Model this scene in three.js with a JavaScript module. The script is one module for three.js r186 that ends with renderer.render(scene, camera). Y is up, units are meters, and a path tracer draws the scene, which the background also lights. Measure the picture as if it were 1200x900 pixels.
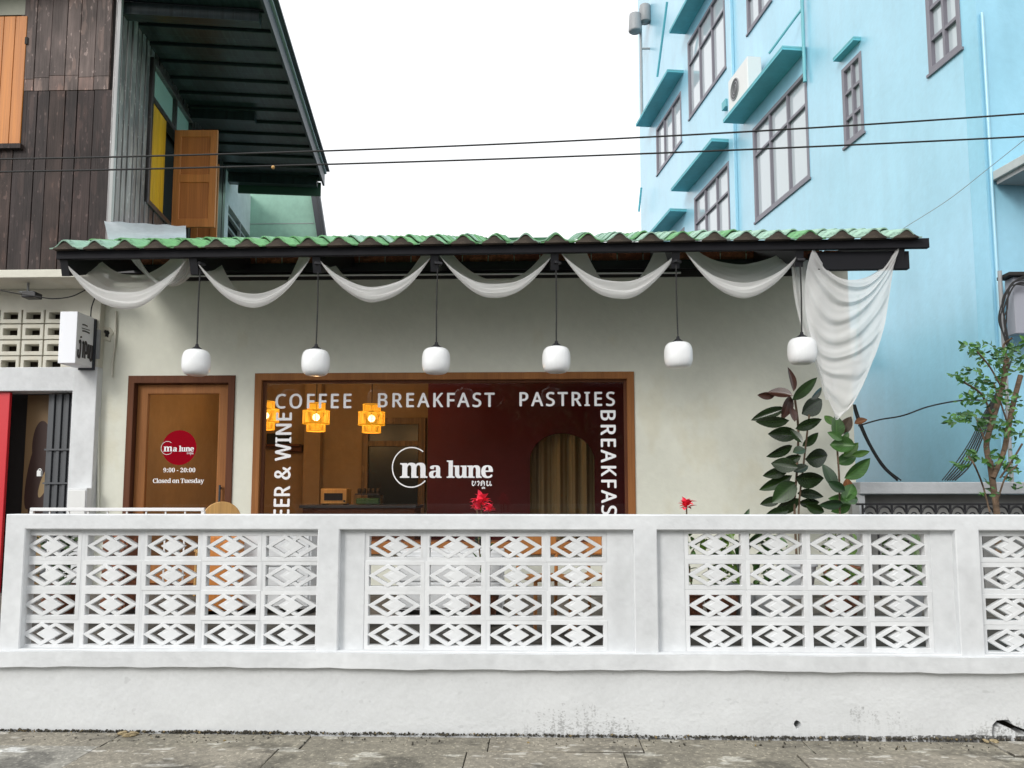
import * as THREE from 'three';
import { mergeGeometries } from 'three/addons/utils/BufferGeometryUtils.js';
import { RoundedBoxGeometry } from 'three/addons/geometries/RoundedBoxGeometry.js';
import { FontLoader } from 'three/addons/loaders/FontLoader.js';

// ------------------------------------------------------------------ camera, sky, sun, exposure
const scene = new THREE.Scene();
const W = 1024, H = 768;
const camera = new THREE.PerspectiveCamera(2 * Math.atan(450 / 950) * 180 / Math.PI, 4 / 3, 0.1, 400);
camera.position.set(0, 1.5, 0);
camera.rotation.set(5.4 * Math.PI / 180, 1.8 * Math.PI / 180, 0, 'YXZ');
camera.setViewOffset(1200, 900, 0, -40, 1200, 900);
camera.updateProjectionMatrix();
camera.updateMatrixWorld(true);
const EXPOSURE = 1.16;

const sunDir = new THREE.Vector3(-0.5, 0.5, 0.71).normalize();
{ // overcast white sky, a little brighter towards the veiled sun
  const w = 256, h = 128, data = new Float32Array(w * h * 4), d = new THREE.Vector3();
  for (let j = 0; j < h; j++) for (let i = 0; i < w; i++) {
    const th = (j + 0.5) / h * Math.PI - Math.PI / 2, ph = ((i + 0.5) / w - 0.5) * 2 * Math.PI;
    d.set(Math.cos(th) * Math.cos(ph), Math.sin(th), Math.cos(th) * Math.sin(ph));
    const up = Math.max(0, d.y), g = Math.pow(Math.max(0, d.dot(sunDir)), 4);
    const L = 1.05 + 0.12 * up + 0.6 * g;
    const o = (j * w + i) * 4;
    data[o] = L * (0.985 + 0.02 * g); data[o + 1] = L; data[o + 2] = L * (1.02 - 0.03 * g); data[o + 3] = 1;
  }
  const sky = new THREE.DataTexture(data, w, h, THREE.RGBAFormat, THREE.FloatType);
  sky.mapping = THREE.EquirectangularReflectionMapping; sky.magFilter = sky.minFilter = THREE.LinearFilter; sky.needsUpdate = true;
  scene.background = sky; scene.environment = sky;
}
const sun = new THREE.DirectionalLight(new THREE.Color(1, 0.965, 0.91), 1.4);
sun.position.copy(sunDir).multiplyScalar(40); sun.castShadow = true; sun.shadow.radius = 36;
sun.shadow.mapSize.set(2048, 2048);
Object.assign(sun.shadow.camera, { left: -20, right: 20, top: 20, bottom: -20, near: 1, far: 90 });
scene.add(sun, sun.target);

// ------------------------------------------------------------------ helpers
let seed = 20240611;
const rnd = () => { seed |= 0; seed = seed + 0x6D2B79F5 | 0; let t = Math.imul(seed ^ seed >>> 15, 1 | seed); t = t + Math.imul(t ^ t >>> 7, 61 | t) ^ t; return ((t ^ t >>> 14) >>> 0) / 4294967296; };
const rr = (a, b) => a + (b - a) * rnd();
const V = (x, y, z) => new THREE.Vector3(x, y, z);
// the point of the plane z = const that a position of the 1200 x 900 photograph shows
function at(px, py, z) {
  const p = V(px / 600 - 1, 1 - py / 450, 0.5).unproject(camera).sub(camera.position);
  return p.multiplyScalar((z - camera.position.z) / p.z).add(camera.position);
}
const used = {};
function numbered(name) { const n = used[name] = (used[name] ?? -1) + 1; return n ? `${name}_${String(n).padStart(3, '0')}` : name; }
function tag(o, label, category, group) { o.userData.label = label; o.userData.category = category; if (group) o.userData.group = group; return o; }
function thing(name, label, category, pos = [0, 0, 0], group) {
  const g = new THREE.Group(); g.name = numbered(name); g.position.set(...pos); scene.add(g);
  return tag(g, label, category, group);
}
function part(parent, name, geo, material) {
  const m = new THREE.Mesh(Array.isArray(geo) ? merge(geo) : geo, material); m.name = name; m.castShadow = m.receiveShadow = true; parent.add(m); return m;
}
function sub(parent, name, pos = [0, 0, 0]) { const g = new THREE.Group(); g.name = name; g.position.set(...pos); parent.add(g); return g; }
function solo(name, label, category, geo, material, group) { const m = part(scene, numbered(name), geo, material); return tag(m, label, category, group); }
function structure(o) { o.userData.kind = 'structure'; return o; }
function merge(list) {
  return mergeGeometries(list.map((g) => { const n = g.index ? g.toNonIndexed() : g.clone(); for (const k of Object.keys(n.attributes)) if (!['position', 'normal', 'uv'].includes(k)) n.deleteAttribute(k); n.clearGroups?.(); return n; }));
}
// uv in metres by the way each face points; swap turns the grain a quarter
function metric(g, swap = false) {
  g = g.index ? g.toNonIndexed() : g;
  const p = g.attributes.position, uv = new Float32Array(p.count * 2), a = V(), b = V(), c = V();
  for (let i = 0; i < p.count; i += 3) {
    a.fromBufferAttribute(p, i); b.fromBufferAttribute(p, i + 1); c.fromBufferAttribute(p, i + 2);
    const n = b.clone().sub(a).cross(c.clone().sub(a)), x = Math.abs(n.x), y = Math.abs(n.y), z = Math.abs(n.z);
    [a, b, c].forEach((q, k) => {
      let s = z >= x && z >= y ? [q.x, q.y] : x >= y ? [q.z, q.y] : [q.x, q.z];
      if (swap) s = [s[1], s[0]];
      uv[(i + k) * 2] = s[0]; uv[(i + k) * 2 + 1] = s[1];
    });
  }
  g.setAttribute('uv', new THREE.BufferAttribute(uv, 2)); return g;
}
// a box from corner to corner; r rounds the edges
function box(x0, x1, y0, y1, z0, z1, r = 0, swap = false) {
  const w = Math.abs(x1 - x0), h = Math.abs(y1 - y0), d = Math.abs(z1 - z0);
  const g = r ? new RoundedBoxGeometry(w, h, d, 1, Math.min(r, w / 2.1, h / 2.1, d / 2.1)) : new THREE.BoxGeometry(w, h, d);
  g.translate((x0 + x1) / 2, (y0 + y1) / 2, (z0 + z1) / 2);
  return metric(g, swap);
}
function rectPath(P, x0, x1, y0, y1) { const p = new P(); p.moveTo(x0, y0); p.lineTo(x1, y0); p.lineTo(x1, y1); p.lineTo(x0, y1); p.closePath(); return p; }
function poly(P, pts) { const p = new P(); pts.forEach((q, i) => i ? p.lineTo(q[0], q[1]) : p.moveTo(q[0], q[1])); p.closePath(); return p; }
// an upright slab with openings, front face at z1
function slab(x0, x1, y0, y1, z0, z1, holes = [], bevel = 0) {
  const s = rectPath(THREE.Shape, x0 + bevel, x1 - bevel, y0 + bevel, y1 - bevel);
  for (const h of holes) s.holes.push(Array.isArray(h[0]) ? poly(THREE.Path, h) : rectPath(THREE.Path, ...h));
  const g = new THREE.ExtrudeGeometry(s, { depth: z1 - z0 - 2 * bevel, bevelEnabled: bevel > 0, bevelSize: bevel, bevelThickness: bevel, bevelSegments: 1, curveSegments: 8 });
  g.translate(0, 0, z0 + bevel); return metric(g);
}
function frame(x0, x1, y0, y1, t, z0, z1, bevel = 0.004) { // four-sided frame
  return slab(x0, x1, y0, y1, z0, z1, [[x0 + t, x1 - t, y0 + t, y1 - t]], bevel);
}
function tube(pts, r, seg = 40, rs = 6, tension = 0.5) { return new THREE.TubeGeometry(new THREE.CatmullRomCurve3(pts, false, 'catmullrom', tension), seg, r, rs, false); }
function bar(a, b, w, d) { // square bar between two points
  const l = a.distanceTo(b), g = metric(new THREE.BoxGeometry(w, l, d));
  g.applyQuaternion(new THREE.Quaternion().setFromUnitVectors(V(0, 1, 0), b.clone().sub(a).normalize()));
  return g.translate((a.x + b.x) / 2, (a.y + b.y) / 2, (a.z + b.z) / 2);
}
function rod(a, b, r0, r1 = r0, n = 8) {
  const l = a.distanceTo(b), g = new THREE.CylinderGeometry(r1, r0, l, n);
  g.applyQuaternion(new THREE.Quaternion().setFromUnitVectors(V(0, 1, 0), b.clone().sub(a).normalize()));
  return g.translate((a.x + b.x) / 2, (a.y + b.y) / 2, (a.z + b.z) / 2);
}
const lathe = (pts, n = 32) => new THREE.LatheGeometry(pts.map((p) => new THREE.Vector2(...p)), n);
function grid(nu, nv, fn) { // a sheet from fn(u, v)
  const pos = [], uv = [], idx = [];
  for (let j = 0; j <= nv; j++) for (let i = 0; i <= nu; i++) { const p = fn(i / nu, j / nv); pos.push(p.x, p.y, p.z); uv.push(i / nu, j / nv); }
  for (let j = 0; j < nv; j++) for (let i = 0; i < nu; i++) { const a = j * (nu + 1) + i, b = a + 1, c = a + nu + 1, d = c + 1; idx.push(a, b, d, a, d, c); }
  const g = new THREE.BufferGeometry(); g.setAttribute('position', new THREE.Float32BufferAttribute(pos, 3)); g.setAttribute('uv', new THREE.Float32BufferAttribute(uv, 2)); g.setIndex(idx); g.computeVertexNormals(); return g;
}
// periodic value noise
const lat = new Float32Array(65536); for (let i = 0; i < 65536; i++) lat[i] = rnd();
function vn(x, y, px, py) {
  const xi = Math.floor(x), yi = Math.floor(y), fx = x - xi, fy = y - yi, sx = fx * fx * (3 - 2 * fx), sy = fy * fy * (3 - 2 * fy);
  const h = (a, b) => lat[(((a % px) + px) % px * 157 + ((b % py) + py) % py * 7919 + px * 31) & 65535];
  const a = h(xi, yi), b = h(xi + 1, yi), c = h(xi, yi + 1), d = h(xi + 1, yi + 1);
  return a + (b - a) * sx + (c - a) * sy + (a - b - c + d) * sx * sy;
}
function fbm(u, v, px, py, o = 4) { let s = 0, a = 0.5, n = 0; for (let i = 0; i < o; i++) { s += a * vn(u * px, v * py, px, py); n += a; a *= 0.55; px *= 2; py *= 2; } return s / n; }
const clamp = (x, a = 0, b = 1) => Math.min(b, Math.max(a, x));
const smooth = (a, b, x) => { const t = clamp((x - a) / (b - a)); return t * t * (3 - 2 * t); };
function tex(w, h, mw, mh, fn, srgb = true) {
  const d = new Uint8Array(w * h * 4);
  for (let j = 0; j < h; j++) for (let i = 0; i < w; i++) { const c = fn((i + 0.5) / w, (j + 0.5) / h); for (let k = 0; k < 3; k++) d[(j * w + i) * 4 + k] = clamp(c[k]) * 255; d[(j * w + i) * 4 + 3] = 255; }
  const t = new THREE.DataTexture(d, w, h); t.wrapS = t.wrapT = THREE.RepeatWrapping; t.magFilter = THREE.LinearFilter; t.minFilter = THREE.LinearMipmapLinearFilter; t.generateMipmaps = true;
  if (srgb) t.colorSpace = THREE.SRGBColorSpace; t.repeat.set(1 / mw, 1 / mh); t.needsUpdate = true; return t;
}
const g3 = (x) => [x, x, x];
const T = {
  plaster: tex(512, 512, 2.3, 2.3, (u, v) => { const f = fbm(u, v, 5, 5, 5), st = fbm(u, v, 18, 3, 4); return g3(0.94 + 0.12 * (f - 0.5) + 0.06 * (st - 0.5) + 0.05 * (fbm(u, v, 40, 40, 3) - 0.5)); }),
  plasterBump: tex(512, 512, 1.7, 1.7, (u, v) => g3(0.6 * fbm(u, v, 6, 9, 4) + 0.4 * fbm(u, v, 60, 60, 3)), false),
  cream: tex(512, 512, 3.1, 3.1, (u, v) => { const s = smooth(0.6, 0.75, fbm(u, v, 7, 4, 5)), f = fbm(u, v, 40, 40, 3); const k = 0.95 - 0.02 * s + 0.04 * (f - 0.5); return [k, k * (0.995 - 0.01 * s), k * (0.985 - 0.03 * s)]; }),
  wood: tex(512, 512, 0.55, 2.2, (u, v) => { const w = fbm(u, v, 60, 3, 3), f = fbm(u, v, 14, 2, 4), p = smooth(0.62, 0.72, fbm(u, v, 9, 14, 5)); const k = 0.72 + 0.3 * (w - 0.5) + 0.35 * (f - 0.5) + 0.12 * p; return [k, k * 0.985, k * 0.97]; }),
  woodFine: tex(512, 512, 0.6, 2.4, (u, v) => { const w = fbm(u, v, 70, 4, 3), f = fbm(u, v, 10, 3, 4), k = 0.9 + 0.16 * (w - 0.5) + 0.2 * (f - 0.5); return [k, k * (0.99 + 0.03 * (f - 0.5)), k * 0.97]; }),
  woodBump: tex(512, 512, 0.55, 2.2, (u, v) => g3(0.6 * fbm(u, v, 70, 3, 3) + 0.4 * fbm(u, v, 12, 16, 4)), false),
  paintWood: tex(512, 512, 0.8, 1.6, (u, v) => { const w = fbm(u, v, 50, 5, 3), f = fbm(u, v, 6, 5, 5), p = smooth(0.58, 0.68, fbm(u, v, 11, 6, 5)), sc = smooth(0.74, 0.8, fbm(u, v, 30, 24, 3)); const k = 0.62 + 0.2 * (w - 0.5) + 0.36 * (f - 0.5) + 0.16 * p + 0.3 * sc; return [k, k * (0.985 - 0.03 * p), k * (0.98 - 0.05 * p)]; }),
  blue: tex(512, 512, 4.3, 4.3, (u, v) => { const s = fbm(u, v, 22, 3, 4), f = fbm(u, v, 5, 4, 5), g = fbm(u, v, 70, 70, 2), k = 0.9 + 0.07 * (s - 0.5) + 0.1 * (f - 0.5) + 0.03 * (g - 0.5); return [k * (1 + 0.07 * (f - 0.5)), k, k]; }),
  concrete: tex(1024, 1024, 2.1, 2.1, (u, v) => {
    const f = fbm(u, v, 5, 5, 6), g = fbm(u, v, 90, 90, 3), st = smooth(0.52, 0.7, fbm(u, v, 8, 11, 5)), li = smooth(0.66, 0.74, fbm(u, v, 13, 26, 4)), sp = smooth(0.8, 0.86, vn(u * 150, v * 150, 150, 150));
    const k = 0.66 + 0.3 * (f - 0.5) + 0.22 * (g - 0.5) - 0.16 * st + 0.2 * li + 0.16 * sp; return [k, k * (0.975 + 0.02 * li), k * (0.93 + 0.06 * li)];
  }),
  concreteBump: tex(512, 512, 0.7, 0.7, (u, v) => g3(0.5 * fbm(u, v, 10, 10, 4) + 0.5 * fbm(u, v, 80, 80, 2)), false),
  tile: tex(512, 512, 0.9, 0.9, (u, v) => { const f = fbm(u, v, 7, 7, 5), st = smooth(0.58, 0.72, fbm(u, v, 12, 6, 5)), ch = smooth(0.72, 0.78, fbm(u, v, 20, 20, 4)); const k = 0.86 + 0.26 * (f - 0.5) - 0.18 * st; return [k + 0.3 * ch, k, k + 0.12 * ch]; }),
  asphalt: tex(512, 512, 1.6, 1.6, (u, v) => g3(0.8 + 0.4 * (fbm(u, v, 100, 100, 2) - 0.5) + 0.2 * (fbm(u, v, 6, 6, 4) - 0.5))),
  rattan: tex(128, 128, 0.1, 0.1, (u, v) => g3(0.75 + 0.5 * (fbm(u, v, 24, 24, 2) - 0.5))),
  leaf: tex(128, 256, 1, 1, (u, v) => { const m = 1 - smooth(0.02, 0.045, Math.abs(u - 0.5)), s = Math.abs(Math.sin((v * 9 - Math.abs(u - 0.5) * 5) * Math.PI)); const k = 0.8 + 0.1 * s + 0.2 * (fbm(u, v, 6, 8, 3) - 0.5); return [k + 0.25 * m, k + 0.2 * m, k + 0.05 * m]; }),
  // the plinth of the boundary wall: damp specks, drips and scuffs in the white paint, 7.6 m by 0.44 m
  plinth: tex(2048, 256, 7.6, 0.44, (u, v) => {
    const x = u * 7.6, f = fbm(u, v, 30, 3, 5), g = fbm(u, v, 420, 40, 3), dr = fbm(u, v, 500, 2, 3), zone = smooth(0.45, 0.6, fbm(u, v, 9, 1, 3)) * smooth(0.3, 0.62, u);
    let k = 0.93 + 0.06 * (f - 0.5) + 0.035 * (g - 0.5); let w = 0;
    const reach = 0.14 + 0.5 * zone * fbm(u, 0.5, 40, 1, 3);
    const sp = smooth(0.52, 0.72, 0.55 * fbm(u, v, 900, 60, 2) + dr * 0.45 + 0.1 * (1 - v / (reach + 0.02)));
    if (v < reach * 1.5) w += sp * 0.3 * (0.15 + 0.85 * zone);
    const edge = 0.035 + 0.06 * fbm(u, 0.3, 150, 1, 5);
    const moss = smooth(0.36, 0.5, fbm(u, v, 500, 24, 3)) * (v < edge ? 1 : 0);
    w += moss * 0.62;
    const scuff = smooth(0.8, 0.84, fbm(u, v, 120, 9, 3)) * 0.06; w += scuff;
    w = clamp(w); k -= w * 0.75; return [k + 0.02 * w, k + 0.012 * w, k];
  }),
};
function mat(color, roughness = 0.7, o = {}) {
  const m = new THREE.MeshPhysicalMaterial({ roughness, ...o }); if (Array.isArray(color)) m.color.setRGB(...color); else m.color.set(color); return m;
}
const M = {
  white: mat([0.74, 0.76, 0.775], 0.75, { map: T.plaster, bumpMap: T.plasterBump, bumpScale: 0.004 }),
  whiteBlock: mat([0.74, 0.755, 0.765], 0.75, { map: T.plaster, bumpMap: T.plasterBump, bumpScale: 0.002 }),
  whiteBlockB: mat([0.7, 0.715, 0.725], 0.78, { map: T.plaster, bumpMap: T.plasterBump, bumpScale: 0.003 }),
  plinth: mat([0.74, 0.76, 0.77], 0.8, { map: T.plinth, bumpMap: T.plasterBump, bumpScale: 0.006 }),
  cream: mat([0.76, 0.775, 0.69], 0.8, { map: T.cream, bumpMap: T.plasterBump, bumpScale: 0.004 }),
  creamOld: mat([0.72, 0.71, 0.63], 0.85, { map: T.cream, bumpMap: T.plasterBump, bumpScale: 0.006 }),
  concrete: mat([0.54, 0.525, 0.46], 0.92, { map: T.concrete, bumpMap: T.concreteBump, bumpScale: 0.006 }),
  concreteB: mat([0.58, 0.56, 0.5], 0.92, { map: T.concrete, bumpMap: T.concreteBump, bumpScale: 0.006 }),
  concretePale: mat([0.68, 0.69, 0.67], 0.9, { map: T.concrete, bumpMap: T.concreteBump, bumpScale: 0.004 }),
  greyPaint: mat([0.5, 0.52, 0.54], 0.8, { map: T.plaster, bumpMap: T.plasterBump, bumpScale: 0.004 }),
  asphalt: mat([0.12, 0.12, 0.12], 0.95, { map: T.asphalt }),
  blue: mat([0.37, 0.75, 0.95], 0.4, { ior: 1.75, clearcoat: 1, clearcoatRoughness: 0.3, map: T.blue, bumpMap: T.plasterBump, bumpScale: 0.003 }),
  blueFront: mat([0.36, 0.74, 0.94], 0.5, { clearcoat: 0.4, clearcoatRoughness: 0.4, map: T.blue, bumpMap: T.plasterBump, bumpScale: 0.003 }),
  teal: mat([0.15, 0.56, 0.66], 0.6, { map: T.plaster }),
  tealPale: mat([0.2, 0.55, 0.62], 0.6, { map: T.plaster }),
  mauve: mat([0.2, 0.19, 0.225], 0.5),
  paneBlue: mat([0.5, 0.56, 0.6], 0.08, { specularIntensity: 1, clearcoat: 1, clearcoatRoughness: 0.04 }),
  black: mat([0.012, 0.012, 0.015], 0.4),
  fascia: mat([0.01, 0.01, 0.013], 0.75, { specularIntensity: 0.5 }),
  blackMatte: mat([0.015, 0.015, 0.015], 0.8),
  dark: mat([0.02, 0.018, 0.016], 0.8),
  steelDark: mat([0.03, 0.035, 0.045], 0.45),
  frameWood: mat([0.36, 0.15, 0.05], 0.6, { map: T.woodFine, bumpMap: T.woodBump, bumpScale: 0.002, specularIntensity: 0.4 }),
  frameWoodDark: mat([0.15, 0.058, 0.03], 0.7, { specularIntensity: 0.4, map: T.woodFine, bumpMap: T.woodBump, bumpScale: 0.003 }),
  shutter: mat([0.7, 0.27, 0.075], 0.55, { map: T.woodFine, bumpMap: T.woodBump, bumpScale: 0.002 }),
  shutterPanel: mat([0.58, 0.21, 0.06], 0.6, { map: T.woodFine, bumpMap: T.woodBump, bumpScale: 0.002 }),
  orange: mat([0.62, 0.225, 0.04], 0.55, { map: T.woodFine, bumpMap: T.woodBump, bumpScale: 0.002 }),
  yellow: mat([1, 0.52, 0.02], 0.5, { map: T.woodFine, bumpMap: T.woodBump, bumpScale: 0.001 }),
  chairWood: mat([0.52, 0.22, 0.06], 0.45, { map: T.woodFine }),
  paleWood: mat([0.68, 0.4, 0.14], 0.45, { map: T.woodFine }),
  paleGreen: mat([0.3, 0.52, 0.42], 0.7, { map: T.plaster }),
  paneGreen: mat([0.4, 0.58, 0.52], 0.25),
  soffit: mat([0.05, 0.075, 0.085], 0.3, { map: T.wood, specularIntensity: 1 }),
  redPaint: mat([0.6, 0.02, 0.03], 0.4),
  gate: mat([0.075, 0.08, 0.088], 0.5),
  gateBlue: mat([0.04, 0.12, 0.33], 0.5),
  brick: mat([0.62, 0.21, 0.11], 0.85, { map: T.concrete, bumpMap: T.concreteBump, bumpScale: 0.004 }),
  brickB: mat([0.5, 0.17, 0.1], 0.85, { map: T.concrete, bumpMap: T.concreteBump, bumpScale: 0.004 }),
  brickC: mat([0.7, 0.26, 0.14], 0.85, { map: T.concrete, bumpMap: T.concreteBump, bumpScale: 0.004 }),
  tileGreen: [[0.2, 0.5, 0.2], [0.26, 0.55, 0.3], [0.38, 0.6, 0.47], [0.17, 0.44, 0.18]].map((c) => mat(c.map((x) => Math.min(0.8, x * 1.15)), 0.75, { map: T.tile, bumpMap: T.concreteBump, bumpScale: 0.002 })),
  tileEdge: mat([0.15, 0.125, 0.105], 0.9, { map: T.concrete }),
  opal: mat([0.8, 0.815, 0.82], 0.28, { clearcoat: 0.5, clearcoatRoughness: 0.2 }),
  cord: mat([0.015, 0.015, 0.015], 0.7),
  cloth: mat([0.84, 0.84, 0.83], 0.95, { opacity: 0.78, transparent: true, transmission: 0.42, thickness: 0, side: THREE.DoubleSide, sheen: 0.2 }),
  tan: mat([0.43, 0.28, 0.145], 0.75, { map: T.plaster, bumpMap: T.plasterBump, bumpScale: 0.003 }),
  tanFrame: mat([0.4, 0.25, 0.12], 0.6, { map: T.wood }),
  maroon: mat([0.13, 0.008, 0.014], 0.65, { map: T.plaster }),
  maroonDisc: mat([0.27, 0.001, 0.01], 0.95, { specularIntensity: 0.2 }),
  curtain: mat([0.36, 0.3, 0.17], 0.9, { side: THREE.DoubleSide }),
  vinyl: mat([0.86, 0.86, 0.88], 0.6),
  glass: mat([1, 1, 1], 0.02, { transmission: 1, thickness: 0, ior: 1.5 }),
  galvanised: mat([0.78, 0.81, 0.84], 0.35, { metalness: 0.1, map: T.plaster }),
  plastic: mat([0.72, 0.73, 0.72], 0.5),
  greyPlastic: mat([0.3, 0.31, 0.32], 0.5),
  stone: mat([0.42, 0.34, 0.2], 0.95, { map: T.concrete, bumpMap: T.concreteBump, bumpScale: 0.01 }),
  debris: mat([0.05, 0.046, 0.036], 1),
  dirt: mat([0.16, 0.13, 0.09], 1, { map: T.concrete }),
  terracotta: mat([0.38, 0.14, 0.07], 0.85, { map: T.concrete }),
  bark: mat([0.26, 0.18, 0.12], 0.9, { map: T.wood, bumpMap: T.woodBump, bumpScale: 0.006 }),
  barkDark: mat([0.09, 0.065, 0.045], 0.9, { map: T.wood }),
  flower: mat([0.95, 0.06, 0.12], 0.6, { side: THREE.DoubleSide }),
};
const leafMat = (c, r = 0.35) => mat(c, r, { map: T.leaf, side: THREE.DoubleSide, transmission: 0.12, thickness: 0 });
const plank = [[0.1, 0.068, 0.064], [0.08, 0.058, 0.056], [0.118, 0.08, 0.07], [0.09, 0.068, 0.066]].map((c) => mat(c, 0.62, { specularIntensity: 0.5, map: T.paintWood, bumpMap: T.woodBump, bumpScale: 0.005 }));
const plankTop = [[0.28, 0.225, 0.21], [0.22, 0.185, 0.175], [0.32, 0.255, 0.235]].map((c) => mat(c, 0.62, { specularIntensity: 0.5, map: T.paintWood, bumpMap: T.woodBump, bumpScale: 0.005 }));
const plankPeel = mat([0.36, 0.225, 0.185], 0.6, { map: T.paintWood, bumpMap: T.woodBump, bumpScale: 0.006 });
const plankSide = [[0.13, 0.115, 0.115], [0.16, 0.14, 0.14], [0.1, 0.09, 0.092]].map((c) => mat(c, 0.3, { map: T.paintWood, bumpMap: T.woodBump, bumpScale: 0.004, clearcoat: 0.5, clearcoatRoughness: 0.3 }));

const plankPaleSheen = [[0.62, 0.61, 0.61], [0.7, 0.69, 0.69], [0.5, 0.49, 0.5]].map((c) => mat(c, 0.32, { map: T.paintWood, bumpMap: T.woodBump, bumpScale: 0.004, clearcoat: 0.6, clearcoatRoughness: 0.3 }));  // near-corner boards, worn grey, paled in colour to stand in for sky sheen
const loader = new FontLoader();
const sans = await loader.loadAsync('fonts/droid/droid_sans_bold.typeface.json');
const sansThin = await loader.loadAsync('fonts/droid/droid_sans_regular.typeface.json');
const serif = await loader.loadAsync('fonts/droid/droid_serif_bold.typeface.json');
// flat letters that fill the box w x h (cap height h), origin at the lower left
function letters(font, str, w, h, stretch = 1) {
  const size = 100, out = [], adv = [...str].map((c) => (font.data.glyphs[c] ?? font.data.glyphs['?']).ha * size / font.data.resolution);
  const bb = new THREE.ShapeGeometry(font.generateShapes('H', size)); bb.computeBoundingBox(); const cap = bb.boundingBox.max.y, k = h / cap, nat = adv.reduce((a, b) => a + b, 0) * k * stretch;
  const gap = str.length > 1 ? (w - nat) / (str.length - 1) : 0; let x = 0;
  [...str].forEach((c, i) => {
    if (c !== ' ') { const g = new THREE.ShapeGeometry(font.generateShapes(c, size), 5); g.scale(k * stretch, k, 1); g.translate(x, 0, 0); out.push(g); }
    x += adv[i] * k * stretch + gap;
  });
  return merge(out);
}
// medium-weight capitals: the regular face with its strokes thickened by d
function capitals(str, w, h, d, st = 1) { return merge([[-d, 0], [d, 0], [0, d * 0.8], [0, -d * 0.8]].map(([x, y], i) => letters(sansThin, str, w, h, st).translate(x, y, i * 0.0003))); }
// a flat stroke of even width along points
function ribbon(pts, w, closed = false) {
  const c = new THREE.CatmullRomCurve3(pts.map((p) => V(p[0], p[1], 0)), closed, 'catmullrom', 0.5), n = pts.length * 5;
  return grid(n, 1, (u, v) => { const p = c.getPoint(u), t = c.getTangent(u); return V(p.x - t.y * (v - 0.5) * w, p.y + t.x * (v - 0.5) * w, 0); });
}

// ================================================================== GROUND
const FZ = -5.23, GROUND = 0;
{
  const road = part(scene, 'road', metric(new THREE.PlaneGeometry(260, 260).rotateX(-Math.PI / 2)), M.asphalt); road.position.y = -0.14; structure(road);
  const pav = thing('pavement', 'grey worn concrete pavement in front of the white boundary wall', 'pavement'); structure(pav);
  delete pav.userData.category;
  // slabs cast in two rows, joints open, some of them lifted or sunk a little
  const r0 = [-8, -6.1, -4.9, -3.85, -2.62, -1.42, -0.3, 0.62, 1.62, 2.75, 3.9, 5.1, 6.5, 8.5];
  const add = (x0, x1, z0, z1, m, dy = 0) => { const g = box(x0 + 0.003, x1 - 0.003, -0.13, 0, z0 + 0.003, z1 - 0.003, 0.004); const s = part(pav, 'slab', g, m); s.position.y = dy; s.rotation.z = rr(-1, 1) * 0.0015; return s; };
  for (let i = 0; i < r0.length - 1; i++) {
    const [a, b] = [r0[i], r0[i + 1]];
    add(a, b, FZ + 0.02, -4.93, i % 3 ? M.concrete : M.concreteB, rr(-0.006, 0.002));
    if (b < -2.4) { add(a, b, -4.93, -4.2, M.concretePale, rr(0.002, 0.008)); } else add(a - 0.12, b - 0.12, -4.93, -4.2, i % 2 ? M.concrete : M.concreteB, rr(-0.006, 0.002));
    add(a + 0.3, b + 0.3, -4.2, -3.4, M.concreteB, rr(-0.005, 0.002));
    add(a, b, -3.4, -2.6, M.concrete, rr(-0.005, 0.002));
  }
  part(pav, 'bed', box(-8, 8.5, -0.16, -0.02, FZ - 0.1, -2.6), M.dirt);
  part(pav, 'kerb', box(-9, 9, -0.2, 0.01, -2.59, -2.4, 0.02), M.concretePale);
  const yard = part(scene, 'courtyard_floor', box(-12, 9, 0.3, 0.5, -20, FZ - 0.2), mat([0.16, 0.155, 0.14], 0.85, { map: T.concrete })); structure(yard);
}

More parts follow.
